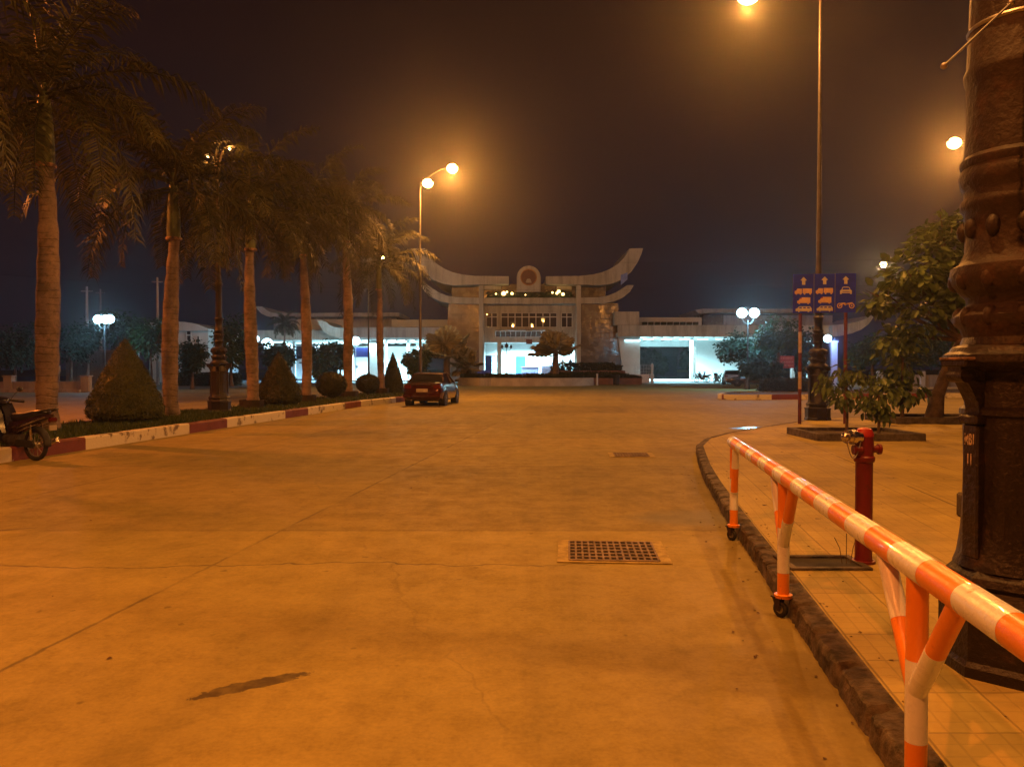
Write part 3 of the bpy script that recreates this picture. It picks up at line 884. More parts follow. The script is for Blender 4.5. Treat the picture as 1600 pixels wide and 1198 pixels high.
def ornate_post(label, x, y, z0, shaft, H, arms, power, col, near=False, group="ornate cast iron street lamps", rot=0.0):
    t = thing("street_lamp", label, "street lamp", (x, y, z0), 0, group)
    prof = ornate_profile(shaft, 1.0 if near else 0.8)
    g = MB()
    lo = [p for p in prof if p[1] <= .50]
    g.lathe(lo, (x, y, z0), 8, rot=PI/8+rot)
    g.build("plinth", M['iron'], t, world=True, smooth=25)
    g = MB()
    mid = [p for p in prof if .49 < p[1] <= 1.62]
    # fluted octagon body
    seg = 32
    vs = []; fs = []
    for r, z in mid:
        for i in range(seg):
            a = 2*PI*i/seg
            fl = 1 - (0.035 if (i % 4) else -.01) if .52 < z < 1.22 else 1.0
            vs.append((x + r*fl*math.cos(a+rot), y + r*fl*math.sin(a+rot), z0+z))
    for k in range(len(mid)-1):
        for i in range(seg):
            j = (i+1) % seg
            fs.append((k*seg+i, k*seg+j, (k+1)*seg+j, (k+1)*seg+i))
    g.add(vs, fs)
    body = g.build("body", M['iron'], t, world=True, smooth=30)
    # pilasters with scroll brackets carrying the cornice
    for q in range(4):
        a = rad(190) + q*PI/2 + rot
        Mx = Matrix.Translation((x, y, z0)) @ Matrix.Rotation(a, 4, 'Z')
        g = MB()
        g.bbox(.225, .275, -.05, .05, .55, 1.20, .008, Mx)
        g.bbox(.22, .295, -.062, .062, 1.20, 1.245, .01, Mx)
        pr = [(.20, 1.245), (.262, 1.25), (.268, 1.30), (.30, 1.36), (.335, 1.42), (.36, 1.44), (.365, 1.475), (.20, 1.475)]
        n = len(pr)
        vs = [Mx @ Vector((r, s*.045, z)) for s in (-1, 1) for r, z in pr]
        g.add(vs, [tuple(range(n)), tuple(reversed(range(n, 2*n)))] + [((i+1) % n, i, n+i, n+(i+1) % n) for i in range(n)])
        g.tube([Mx @ Vector((.335, -.05, 1.435)), Mx @ Vector((.335, .05, 1.435))], .035, 14)
        g.bbox(.18, .375, -.085, .085, 1.476, 1.512, .008, Mx)
        bk = g.build("bracket", M['iron'], t, world=True, smooth=30)
        if near:
            g = MB(); g.bbox(.19, .379, -.088, .088, 1.508, 1.522, .004, Mx)
            g.build("worn_edge", M['worn_paint'], bk, world=True, smooth=0)
    g = MB()
    up = [p for p in prof if p[1] >= 1.62]
    g.lathe(up, (x, y, z0), 28)
    # leaf ornament rings on the collar
    for q in range(12):
        a = 2*PI*q/12
        Mx = Matrix.Translation((x, y, z0)) @ Matrix.Rotation(a, 4, 'Z')
        for zz, rr in ((1.72, .265*(1 if near else .8)), (1.90, .285*(1 if near else .8)), (2.15 if near else 2.4, shaft+.012)):
            g.ball(Mx @ Vector((rr, 0, zz)), .034, 8, 6, (1, 1, 1.5))
    g.build("collar", M['iron_rust'] if near else M['iron'], t, world=True, smooth=40)
    g = MB()
    r0 = shaft*.75
    g.tube([(x, y, z0+4.0), (x, y, z0+4.6), (x, y, z0+H*.7), (x, y, z0+H)], [r0, r0*.8, max(.05, r0*.45), .04], 14)
    pole = g.build("pole", M['pole'], t, world=True)
    for (dx, dy, dz, pw) in arms:
        L = math.hypot(dx, dy)
        d = Vector((dx/L, dy/L, 0))
        drop = dz < -.3
        st = Vector((x, y, z0+H-(0 if drop else 1.0)))
        pts = []
        for k in range(9):
            s = k/8
            pts.append(st + d*(L*(s**1.15)) + Vector((0, 0, dz*s*s if drop else (1.0+dz)*(1-(1-s)**2))))
        g = MB(); g.tube(pts, .032, 8)
        arm = g.build("arm", M['pole'], t, world=True)
        lamp_head(t, pts[-1], d, pw, col, .8 if H < 10 else 1.0, lens=.045 if H < 10 else .32)
    return t
PW = 4350
nearpost = ornate_post("large ornate cast iron lamp post nearest the camera with white painted marks", 2.49, 3.92, PAVE, .235, 11.5,
            [(-1.9, .5, .3, PW*.75), (1.9, -.5, .3, PW*.45)], PW, SODIUM, near=True)
# banner rod on the near post
g = MB()
rp0, rp1 = P(1573, 10, 3.62), P(1470, 107, 3.30)
g.tube([rp0 + (rp0-rp1)*.35, rp0, rp1], .0055, 8)
g.ball(rp1, .014, 10, 8); g.ball(rp0, .016, 10, 8)
arm = g.build("banner_arm", M['galv'], nearpost, world=True)
g = MB(); g.torus(tuple(Vector((2.49, 3.92, rp0.z+.02))), .236, .012, 'z', 28, 6)
g.build("clamp", M['galv'], arm, world=True)
# painted marks MB1 / 11 on the pilaster that faces the road
def text_mesh(name, body, size, m, parent, M4, world_off):
    cu = bpy.data.curves.new(name, 'FONT'); cu.body = body; cu.size = size; cu.align_x = 'CENTER'; cu.extrude = .0008
    cu.offset = size*.02
    to = bpy.data.objects.new(name, cu); C.objects.link(to)
    bpy.context.view_layer.update()
    me = bpy.data.meshes.new_from_object(to)
    C.objects.unlink(to); bpy.data.objects.remove(to)
    me.transform(M4)
    me.transform(Matrix.Translation(-world_off))
    me.materials.clear(); me.materials.append(m)
    o = bpy.data.objects.new(name, me); C.objects.link(o); o.parent = parent
    return o
m_mark = mat("worn_white_lettering", (0.6, 0.55, 0.45), 0.8, scale=60, col2=(0.10, 0.07, 0.05), thr=(0.5, 0.62))
ang = rad(190)+PI/2     # pilaster toward the camera side; marks sit on the body between
mo = Vector((2.49, 3.92, PAVE))
for body_, z_, s_ in (("MB1", 1.10, .075), ("11", 1.0, .08)):
    a_ = rad(190)
    R = Matrix.Translation((2.49, 3.92, PAVE+z_)) @ Matrix.Rotation(a_+PI/2, 4, 'Z') @ Matrix.Translation((0, -.2765, 0)) @ Matrix.Diagonal((.50, 1.3, 1, 1)) @ Matrix.Rotation(PI/2, 4, 'X')
    text_mesh("lettering", body_, s_, m_mark, nearpost, R, mo)

ornate_post("ornate dark lamp post standing on the pavement corner behind the blue sign", 8.68, 22.7, PAVE, .115, 12.52,
            [(-1.75, -.2, -.6, PW)], PW, SODIUM)
ornate_post("ornate dark lamp post on the median between the second and third royal palms", *RD(-12.1, 25.0)[:2], KH-.02, .115, 8.1,
            [(.3, -.25, .0, PW*.012), (-.3, .3, .0, PW*.008)], PW, SODIUM)
# plain tall lamp posts further off
def plain_lamp(label, x, y, H, arms, col, z0=0.0, r=.09):
    t = thing("street_lamp", label, "street lamp", (x, y, z0), 0, "tall street lamps further along the road")
    g = MB(); g.lathe([(r*2.2, 0), (r*2.2, .1), (r*1.4, .25), (r*1.3, 1.2), (r, 1.3), (r*.5, H), (r*.4, H+.02)], (x, y, z0), 14)
    g.build("pole", M['pole'], t, world=True)
    for dx, dy, dz, pw in arms:
        st = Vector((x, y, z0+H-.3)); L = math.hypot(dx, dy); d = Vector((dx/L, dy/L, 0))
        pts = [st + d*(L*s) + Vector((0, 0, dz*(1-(1-s)**2))) for s in (0, .25, .5, .75, 1)]
        g = MB(); g.tube(pts, .03, 8)
        g.build("arm", M['pole'], t, world=True)
        lamp_head(t, pts[-1], d, pw, col)
    return t
plain_lamp("tall thin lamp post with two glowing lamps beyond the parked red car", -5.15, 45.0, 12.0, [(1.55, -.75, .9, PW*1.9), (.12, -.05, .25, PW*.2)], SODIUM)
plain_lamp("street lamp glowing beside the edge of the near ornate post", 21.6, 37.0, 12.0, [(-.9, 0, .3, PW*1.3)], SODIUM)
plain_lamp("street lamp glowing through the leaves of the pavement tree", 37.0, 77.0, 11.6, [(-1.0, 0, .3, PW*.35)], WARM)
plain_lamp("added street lamp, mostly hidden behind the last palm crown, lighting the gate front", -12.9, 72.0, 11.6, [(.8, 0, .2, PW*.4)], WARM)  # put in to light the front of the gate building
# unseen road lamps behind and beside the camera, added to light the left side
for lb, x, y, arms in (("unseen street lamp behind the camera on the left verge", -8.5, -2.0, [(2.4, 0, .3, PW*1.05)]),
                       ("unseen street lamp on the far left side of the other carriageway", -21.0, 22.0, [(1.9, 0, .3, PW*1.8)]),):
    plain_lamp(lb, x, y, 11.5, arms, SODIUM_RED if x < 0 else SODIUM)
# ------------------------------------------------------------------ royal palms
def frond_mesh(g, base, az, e0, L, rng, wid=.62, seg=12, pairs=56, droop=95):
    pts = []; p = Vector(base); n = seg
    el = e0
    for k in range(n+1):
        pts.append(p.copy())
        d = Vector((math.cos(az)*math.cos(el), math.sin(az)*math.cos(el), math.sin(el)))
        p = p + d*(L/n)
        el -= rad(droop)/n*(0.5+1.1*k/n)
        el = max(el, rad(-84))
    g.tube(pts, [.03*(1-k/(n+1))+.006 for k in range(n+1)], 4, cap=False)
    for i in range(pairs):
        s = .12 + .88*i/pairs
        f = s*n; k = min(int(f), n-1); q = pts[k].lerp(pts[k+1], f-k)
        t = (pts[k+1]-pts[k]).normalized()
        side = t.cross(Vector((0, 0, 1)))
        if side.length < .05: side = Vector((-math.sin(az), math.cos(az), 0))
        side.normalize(); upv = side.cross(t)
        ll = wid*(.35+.65*math.sin(PI*min(1, .15+s*.85)))*rng.uniform(.8, 1.15)
        for sg in (-1, 1):
            tw = rng.uniform(-.7, .9)
            d = (side*sg*1.0 + t*.55 + upv*tw*.6).normalized()
            w = .026
            a = q; b_ = q + d*ll*.5 + Vector((0, 0, -.05*ll)); c = q + d*ll*.85 + Vector((0, 0, -.42*ll*rng.uniform(.6, 1.3)))
            wv = t*w
            g.quad(a-wv*.5, a+wv*.5, b_+wv, b_-wv)
            g.tri(b_-wv, b_+wv, c)
def make_palm(x, y, z0, hs, crown_r, rt, label, seed, box=False, lean=(0, 0), group="royal palms in a row on the median", cs_h=1.5):
    """hs = height of the grey trunk; above it the green crownshaft"""
    rng = random.Random(seed)
    t = thing("palm_tree", label, "palm tree", (x, y, z0), 0, group)
    g = MB()
    H = hs
    prof = []
    for k in range(26):
        s = k/25
        r = .92*rt*(.86 + .22*math.sin(PI*min(1, (s*.85+.1)))**2 - .22*s**3) + .012*math.sin(k*2.1)
        if s < .12: r += rt*.38*(1-s/.12)**1.6
        prof.append((r, s*H))
    seg = 18; vs = []; fs = []
    for r, z in prof:
        cx, cy = x + lean[0]*(z/H)**1.3 + .05*math.sin(z*.7+seed), y + lean[1]*(z/H)**1.3
        for i in range(seg):
            a = 2*PI*i/seg
            rr = r*(1 + .03*noise.noise(Vector((math.cos(a)*2, math.sin(a)*2, z*1.5+seed))))
            vs.append((cx+rr*math.cos(a), cy+rr*math.sin(a), z0+z))
    for k in range(len(prof)-1):
        for i in range(seg):
            j = (i+1) % seg; fs.append((k*seg+i, k*seg+j, (k+1)*seg+j, (k+1)*seg+i))
    g.add(vs, fs)
    tr = g.build("trunk", M['palm_trunk'], t, world=True, smooth=80)
    top = Vector((x+lean[0], y+lean[1], z0+H))
    g = MB(); g.lathe([(rt*.93, -.02), (rt*.97, .02), (rt*.93, .06)], top, 18)
    g.build("scar_ring", M['worn_paint'], tr, world=True)
    g = MB()
    g.lathe([(rt*.80, .05), (rt*.84, .25), (rt*.72, cs_h*.6), (rt*.48, cs_h), (rt*.2, cs_h*1.25)], top, 16)
    g.build("crownshaft", M['crownshaft'], t, world=True, smooth=80)
    g = MB()
    n = 22
    for k in range(n):
        az = k*2.39996 + rng.uniform(-.25, .25)
        e0 = rad(80 - 105*(k/n)**.85)
        frond_mesh(g, top+Vector((0, 0, cs_h*rng.uniform(.95, 1.08))), az, e0, crown_r*rng.uniform(1.12, 1.45), rng, wid=.78*crown_r/2.9, droop=rng.uniform(72, 125))
    # dead hanging flower sheaths / old frond stubs
    for k in range(6):
        az = rng.uniform(0, 6.28)
        frond_mesh(g, top+Vector((0, 0, cs_h*.9)), az, rad(-20), crown_r*1.0, rng, wid=.5, pairs=34, droop=110)
    g.build("crown", M['frond'], t, world=True, smooth=0)
    if box:
        g = MB(); g.lathe([(rt*1.9, -.03), (rt*1.95, .28), (rt*1.75, .28), (rt*1.75, .2), (rt*1.0, .18)], (x, y, z0), 10, cap=False)
        g.build("planting_ring", M['plank'], t, world=True)
    return t
palms = [(12.4, -12.1, 5.9, 3.0, .25, "royal palm mostly out of frame at the far left, only its drooping fronds in view", False, 5),
         (17.5, -12.2, 5.75, 3.0, .245, "royal palm nearest the camera, with the thickest trunk, behind the motorbike", False, 11),
         (22.4, -12.2, 4.95, 3.0, .225, "royal palm just right of the big cone topiary", False, 22),
         (27.5, -12.2, 5.4, 2.8, .22, "royal palm right of the median lamp post, with a dark ring round its foot", True, 33),
         (32.5, -12.2, 5.9, 2.9, .215, "royal palm between the grey-green cone topiary and the first ball topiary", True, 44),
         (37.9, -12.2, 7.3, 2.6, .235, "royal palm between the two ball topiaries", True, 55),
         (43.5, -12.2, 5.6, 3.0, .20, "last royal palm of the row, left of the small pointed topiary", True, 66)]
for v, u, hs, cr, rt, lb, bx_, sd in palms:
    p = RD(u, v)
    make_palm(p.x, p.y, KH-.02, hs, cr, rt, lb, sd, bx_, lean=(random.Random(sd).uniform(-.15, .15)-.02, 0))

# ------------------------------------------------------------------ clipped topiary
def topiary(name, label, x, y, z0, prof, m, n, leaf=.035, group=None, stem=None, seed=1):
    t = thing(name, label, "topiary", (x, y, z0), 0, group)
    rng = random.Random(seed)
    seg = 30
    g = MB(); vs = []; fs = []
    def rz(zz):
        for i in range(len(prof)-1):
            (r0, z0_), (r1, z1_) = prof[i], prof[i+1]
            if z0_ <= zz <= z1_: return r0+(r1-r0)*(zz-z0_)/max(1e-6, z1_-z0_)
        return 0
    def bump(a, zz): return 1+.10*noise.noise(Vector((math.cos(a)*2.2, math.sin(a)*2.2, zz*2.5+seed*3)))+.055*noise.noise(Vector((math.cos(a)*6, math.sin(a)*6, zz*7)))
    zs = [prof[0][1]+(prof[-1][1]-prof[0][1])*k/22 for k in range(23)]
    for zz in zs:
        for i in range(seg):
            a = 2*PI*i/seg; r = max(.004, rz(zz)*bump(a, zz)-.03)
            vs.append((x+r*math.cos(a), y+r*math.sin(a), z0+zz))
    for k in range(22):
        for i in range(seg):
            j = (i+1) % seg; fs.append((k*seg+i, k*seg+j, (k+1)*seg+j, (k+1)*seg+i))
    g.add(vs, fs)
    area = [rz(zz)+.05 for zz in zs]
    lo, hi = prof[0][1], prof[-1][1]
    mx = max(area)
    c = 0
    while c < n:
        zz = rng.uniform(lo, hi)
        rr = rz(zz)
        if rng.random()*mx > rr+.03: continue
        a = rng.uniform(0, 2*PI)
        r = rr*bump(a, zz)+rng.uniform(-.03, .025)
        p = Vector((x+r*math.cos(a), y+r*math.sin(a), z0+zz))
        nrm = Vector((math.cos(a), math.sin(a), .35))+Vector((rng.uniform(-.8, .8), rng.uniform(-.8, .8), rng.uniform(-.8, .8)))
        nrm.normalize()
        u_ = nrm.orthogonal().normalized(); v_ = nrm.cross(u_)
        th = rng.uniform(0, 6.28); a1 = u_*math.cos(th)+v_*math.sin(th); b1 = nrm.cross(a1)
        s = leaf*rng.uniform(.6, 1.4)
        g.quad(p-a1*s, p-b1*s*.45, p+a1*s, p+b1*s*.45)
        c += 1
    g.build("foliage", m, t, world=True, smooth=0)
    if stem:
        g = MB(); g.tube([(x, y, z0-.02), (x, y, z0+stem)], .05, 8)
        g.build("stem", M['bark'], t, world=True)
    return t
cone = [(.30, .0), (.66, .04), (.86, .12), (.90, .28), (.82, .58), (.63, 1.0), (.42, 1.42), (.21, 1.8), (.07, 2.02), (.01, 2.1)]
p = RD(-12.15, 20.2)
topiary("cone_topiary", "largest cone shaped clipped bush, broad at the bottom, between the first two royal palms", p.x, p.y, KH, cone, M['topiary'], 15000, .026, "cone shaped clipped bushes", .1, 2)
p = RD(-12.2, 29.8)
topiary("cone_topiary", "middle sized grey-green cone bush between the third and fourth trunks right of the lamp post", p.x, p.y, KH, [(r*.92, z*.93) for r, z in cone], M['topiary_dark'], 8000, .034, "cone shaped clipped bushes", .1, 7)
p = RD(-11.9, 44.6)
topiary("cone_topiary", "narrow sharply pointed dark bush beside the red car", p.x, p.y, KH-.25, [(.35, 0), (.55, .1), (.58, .5), (.52, .95), (.36, 1.5), (.18, 2.0), (.03, 2.45)], M['topiary_dark'], 5000, .045, "cone shaped clipped bushes", .1, 9)
def ballp(r, z): return [(max(.02, r*math.sin(PI*k/12)), z+r*.84*(1-math.cos(PI*k/12))) for k in range(13)]
p = RD(-12.1, 35.2)
topiary("ball_topiary", "round dark clipped bush left of the tall palm trunk", p.x, p.y, KH-.1, ballp(.66, .18), M['topiary_dark'], 4500, .04, "ball shaped clipped bushes", .5, 4)
p = RD(-12.1, 40.6)
topiary("ball_topiary", "round clipped bush right of the tall palm trunk, catching light from behind", p.x, p.y, KH-.1, ballp(.58, .18), M['topiary_dark'], 4000, .045, "ball shaped clipped bushes", .5, 5)

# ------------------------------------------------------------------ broadleaf trees
def leafq(g, p, d, n, L, W):
    """folded six sided leaf"""
    s = d.cross(n).normalized()
    k = n*(-.12*L)
    a = p; t_ = p + d*L + k*1.6
    l1, l2 = p + d*L*.35 + s*W + n*.06*L, p + d*L*.75 + s*W*.8 + k
    r1, r2 = p + d*L*.35 - s*W + n*.06*L, p + d*L*.75 - s*W*.8 + k
    i = len(g.v); g.v += [a, l1, l2, t_, r2, r1]
    g.f += [(i, i+1, i+2, i+3), (i, i+3, i+4, i+5)]; g.mi += [g.cm, g.cm]
def tree(label, x, y, z0, trunk_pts, tr, clumps, nleaf, L, W, m, seed, name="tree", cat="tree", group=None, droop=.3, shell=.5):
    rng = random.Random(seed)
    t = thing(name, label, cat, (x, y, z0), 0, group)
    g = MB()
    base = Vector((x, y, z0))
    tp = [base+Vector(q) for q in trunk_pts]
    g.tube(tp, [tr*(1.35 if k == 0 else 1.0)*(1-.5*k/len(tp)) for k in range(len(tp))], 10)
    for (cx, cy, cz, rx, rz_) in clumps:
        c = base+Vector((cx, cy, cz))
        st = tp[-1] if cz > trunk_pts[-1][2]*.6 else tp[max(0, len(tp)-2)]
        mid = st.lerp(c, .5)+Vector((rng.uniform(-.1, .1), rng.uniform(-.1, .1), -.1*rx))
        g.tube([st-Vector((0, 0, .02)), mid, c], [tr*.42, tr*.26, tr*.1], 6)
        for k in range(4):
            e_ = c+Vector((rng.uniform(-1, 1)*rx*.7, rng.uniform(-1, 1)*rx*.7, rng.uniform(-.6, .8)*rz_))
            g.tube([mid, c.lerp(e_, .5), e_], [tr*.16, tr*.1, tr*.03], 5)
    g.build("trunk", M['bark'], t, world=True, smooth=60)
    g = MB()
    tot = sum(rx*rx*rz_ for *_, rx, rz_ in clumps)
    for (cx, cy, cz, rx, rz_) in clumps:
        n = int(nleaf*rx*rx*rz_/tot)
        c = base+Vector((cx, cy, cz))
        sub = [Vector((rng.gauss(0, 1), rng.gauss(0, 1), rng.gauss(0, 1))).normalized()*rng.uniform(.45, .95) for _ in range(9)]
        for k in range(n):
            if rng.random() < .72:
                s0 = rng.choice(sub)
                d = s0 + Vector((rng.gauss(0, 1), rng.gauss(0, 1), rng.gauss(0, 1)))*.23
            else:
                d = Vector((rng.gauss(0, 1), rng.gauss(0, 1), rng.gauss(0, 1))).normalized()*rng.uniform(shell, 1)**.6
            p = c+Vector((d.x*rx, d.y*rx, d.z*rz_))
            out = Vector((d.x, d.y, d.z*.5+.1)).normalized()
            ld = (out+Vector((rng.uniform(-1, 1), rng.uniform(-1, 1), rng.uniform(-.8, .4)-droop))*.9).normalized()
            n_ = (Vector((0, 0, 1))+out*.5+Vector((rng.uniform(-.7, .7), rng.uniform(-.7, .7), 0))).normalized()
            if abs(n_.dot(ld)) > .95: n_ = ld.orthogonal()
            n_ = (n_-ld*n_.dot(ld)).normalized()
            s = rng.uniform(.65, 1.2)
            leafq(g, p, ld, n_, L*s, W*s)
    g.build("crown", m, t, world=True, smooth=0)
    return t
# tree on the right pavement, behind the near lamp post
def bed(x0, x1, y0, y1, h, label):
    t = thing("planting_bed", label, "planting bed", ((x0+x1)/2, (y0+y1)/2, PAVE), 0, "low concrete edged planting beds on the pavement")
    g = MB()
    w = .12
    for bx_ in ((x0, x1, y0, y0+w), (x0, x1, y1-w, y1), (x0, x0+w, y0+w, y1-w), (x1-w, x1, y0+w, y1-w)):
        g.bbox(*bx_, PAVE-.01, PAVE+h, .012)
    g.build("edging", M['bed'], t, world=True, smooth=30)
    g = MB(); g.quad((x0+w, y0+w, PAVE+h*.5), (x1-w, y0+w, PAVE+h*.5), (x1-w, y1-w, PAVE+h*.5), (x0+w, y1-w, PAVE+h*.5))
    g.build("soil", M['earth'], t, world=True, smooth=0)
bed(6.15, 8.35, 16.1, 17.9, .15, "concrete edged bed with the two saplings, just behind the hydrant")
bed(10.1, 13.2, 21.0, 22.9, .17, "concrete edged bed further back under the larger pavement tree")
tx, ty = 11.55, 21.9
tree("broadleaf pavement tree with large glossy leaves and a leaning trunk behind the near lamp post", tx, ty, PAVE+.05,
     [(0, 0, 0), (.12, 0, .7), (.4, 0, 1.5), (.75, 0, 2.2)], .19,
     [(-.8, -.2, 3.95, .8, .5), (.1, .2, 4.6, .85, .55), (1.1, 0, 4.0, 1.1, .9), (-1.35, .1, 3.3, .6, .38), (-.45, -.1, 2.95, .7, .4), (1.5, .2, 3.0, 1.0, .8), (.35, .3, 5.35, .6, .35), (1.3, 0, 5.3, .9, .6), (-1.0, .3, 2.45, .45, .3), (.4, -.4, 3.6, .6, .5)],
     3100, .29, .09, M['leaf_big'], 77, droop=.25)
# saplings in the near bed
for lb, x, y, hh, cl, n, sd in (
    ("slim sapling with drooping leaves, left one in the bed behind the hydrant", 7.2, 17.2, 1.0, [(-.3, 0, 1.1, .38, .26), (.25, .1, 1.25, .34, .2), (-.05, -.1, .82, .42, .2), (.05, .1, 1.45, .25, .12)], 150, 1),
    ("lowest sapling with hanging leaves, right one in the bed behind the hydrant", 7.75, 16.9, .85, [(0, 0, .78, .36, .3), (-.25, 0, .62, .22, .2), (.15, 0, .5, .2, .2)], 120, 2)):
    tree(lb, x, y, PAVE+.06, [(0, 0, 0), (.02, 0, hh*.5), (0, 0, hh)], .028, cl, int(n*1.3), .2, .045, M['leaf_big'], sd, name="sapling", cat="sapling", group="young trees on the pavement", droop=.95, shell=.2)
tree("taller leafy sapling at the left edge of the back planting bed", 10.55, 21.6, PAVE+.06, [(0, 0, 0), (-.03, 0, .8), (0, 0, 1.7)], .04,
     [(-.4, 0, .95, .5, .42), (0, 0, 1.5, .5, .5), (.25, 0, 2.2, .5, .45), (-.25, .1, 2.0, .4, .35), (.1, 0, .8, .5, .35)], 560, .25, .07, M['leaf_big'], 5, name="sapling", cat="sapling", group="young trees on the pavement", droop=.8, shell=.2)

# background trees: px, py_centre, dist, crown radius (px), half height (px)
def bgtree(label, px, py, Y, rp, hp, m, seed, ground=0.0, n=2600, cat="tree", group="trees in front of the wings of the gate building", trunk=.14):
    x, zc = XH(px, py, Y)
    k = Y/F
    rx, rz_ = rp*k, hp*k
    rng = random.Random(seed)
    h0 = max(.5, zc-rz_*.75)
    cl = [(0, 0, zc-ground, rx*.62, rz_*.75)]
    for i in range(7):
        a = rng.uniform(0, 6.28)
        cl.append((rx*.6*math.cos(a), rx*.6*math.sin(a), zc-ground+rng.uniform(-.55, .6)*rz_, rx*rng.uniform(.32, .5), rz_*rng.uniform(.3, .45)))
    return tree(label, x, Y, ground, [(0, 0, 0), (rng.uniform(-.1, .1), 0, h0*.5), (0, 0, h0+rz_*.3)], trunk, cl, n, .26*Y/60, .085*Y/60, m, seed, group=group)
bgtree("large dark tree at the far left edge behind the low wall", 22, 540, 62, 50, 48, M['leaf_teal'], 101)
bgtree("dark tree just right of the thickest palm trunk, left of the twin lamp", 112, 535, 66, 42, 44, M['leaf_teal'], 102)
bgtree("tree directly behind the tip of the largest cone bush under the twin lamp", 185, 512, 70, 46, 34, M['leaf'], 103)
bgtree("tree between the largest cone bush and the palm trunk beside it", 235, 530, 64, 40, 44, M['leaf'], 104)
bgtree("tree in front of the small white house left of the ornate median lamp post", 300, 560, 60, 26, 34, M['leaf_teal'], 105)
bgtree("green lit tree right of the ornate median lamp post", 362, 533, 66, 30, 46, M['leaf'], 106)
bgtree("dark bushy tree behind the grey-green cone bush", 437, 556, 80, 30, 24, M['leaf_teal'], 107)
bgtree("teal lit tree under the left canopy, left of the lit opening", 503, 562, 84, 28, 26, M['leaf'], 108)
bgtree("dark tree under the left canopy, just left of the tall palm trunk", 532, 558, 86, 20, 24, M['leaf_teal'], 109)
bgtree("round dark tree standing in front of the right wing below the twin lamp", 1166, 545, 62, 46, 34, M['leaf_teal'], 110)
bgtree("pale green lit tree right of the twin lamp, left of the sign posts", 1216, 522, 57, 36, 36, M['leaf'], 111)
bgtree("dark low tree behind the island next to the parked hatchback", 1190, 575, 55, 34, 22, M['leaf_teal'], 112)
bgtree("dark tree behind the foot of the sign post", 1252, 545, 70, 34, 44, M['leaf_teal'], 113)
bgtree("green lit tree right of the white pillar lamp", 1362, 545, 58, 38, 30, M['leaf'], 114)
bgtree("tree far right between the white pillar lamp and the pavement tree", 1420, 545, 66, 44, 40, M['leaf_teal'], 115)
bgtree("dark tree at the far right behind the pavement tree trunk", 1490, 520, 72, 60, 60, M['leaf_teal'], 116)
bgtree("large tree hidden at the right edge behind the near lamp post", 1570, 530, 60, 60, 60, M['leaf_teal'], 117)
bgtree("dark shrubby tree behind the roof of the red car", 652, 566, 62, 22, 26, M['leaf_teal'], 118)
bgtree("tree seen through the open passage, on the left behind the railing", 1020, 565, 130, 22, 22, M['topiary_dark'], 119)
bgtree("cone of green foliage seen through the passage beside the column", 1075, 560, 118, 10, 16, M['leaf_teal'], 120)

# slender palm in front of left wing
x, y = P(445, 575, 83).x, 83
make_palm(x, y, 0, 5.6, 1.5, .12, "slender little palm rising above the left canopy", 91, False, group="palms near the gate building", cs_h=.6)

# fan palms in front of the gate building
def fan_palm(label, px, Y, topy, rp, seed, z0=.7, low=-35):
    rng = random.Random(seed)
    k = Y/F
    x = (px-CX)*k
    ht = EYE-(topy-HY)*k
    t = thing("fan_palm", label, "palm", (x, Y, z0), 0, "fan palms in front of the gate building")
    trunk_h = (ht-z0)*.5
    g = MB(); g.tube([(x, Y, z0-.1), (x, Y, z0+trunk_h*.5), (x, Y, z0+trunk_h)], [.34, .3, .26], 10)
    g.build("trunk", M['bark'], t, world=True)
    g = MB()
    c = Vector((x, Y, z0+trunk_h))
    R = rp*k
    for i in range(21):
        az = i*2.39996+rng.uniform(-.2, .2); el = rad(rng.uniform(low, 85)) if i > 5 else rad(rng.uniform(55, 85))
        d = Vector((math.cos(az)*math.cos(el), math.sin(az)*math.cos(el), math.sin(el)))
        st = R*rng.uniform(.34, .55)
        q = c + d*st + Vector((0, 0, -.1*st))
        g.tube([c, c.lerp(q, .5)+Vector((0, 0, .08)), q], [.045, .03, .02], 5)
        # pleated fan
        fr_ = R*rng.uniform(.42, .56)
        s = d.cross(Vector((0, 0, 1)));
        if s.length < .1: s = Vector((1, 0, 0))
        s.normalize(); nrm = s.cross(d).normalized()
        rim = []
        nb = 30
        for j in range(nb+1):
            a = rad(-135+270*j/nb)
            rr = fr_*(1.0 if j % 2 == 0 else .88)*rng.uniform(.96, 1.03)
            dr = -.12*fr_*abs(math.sin(a))
            rim.append(q + d*math.cos(a)*rr + s*math.sin(a)*rr + nrm*((.05 if j % 2 else -.05)*fr_) + Vector((0, 0, dr-.1*fr_)))
        for j in range(nb): g.tri(q, rim[j], rim[j+1])
    g.build("crown", M['fan'], t, world=True, smooth=0)
fan_palm("broad fan palm left of the lit entrance, behind the red car", 698, 73.5, 516, 50, 8)
fan_palm("broad fan palm in front of the right half of the lit entrance", 868, 73.5, 512, 46, 12, low=2)
fan_palm("lower darker fan palm just left of the left white pillar", 728, 76.0, 548, 32, 15)
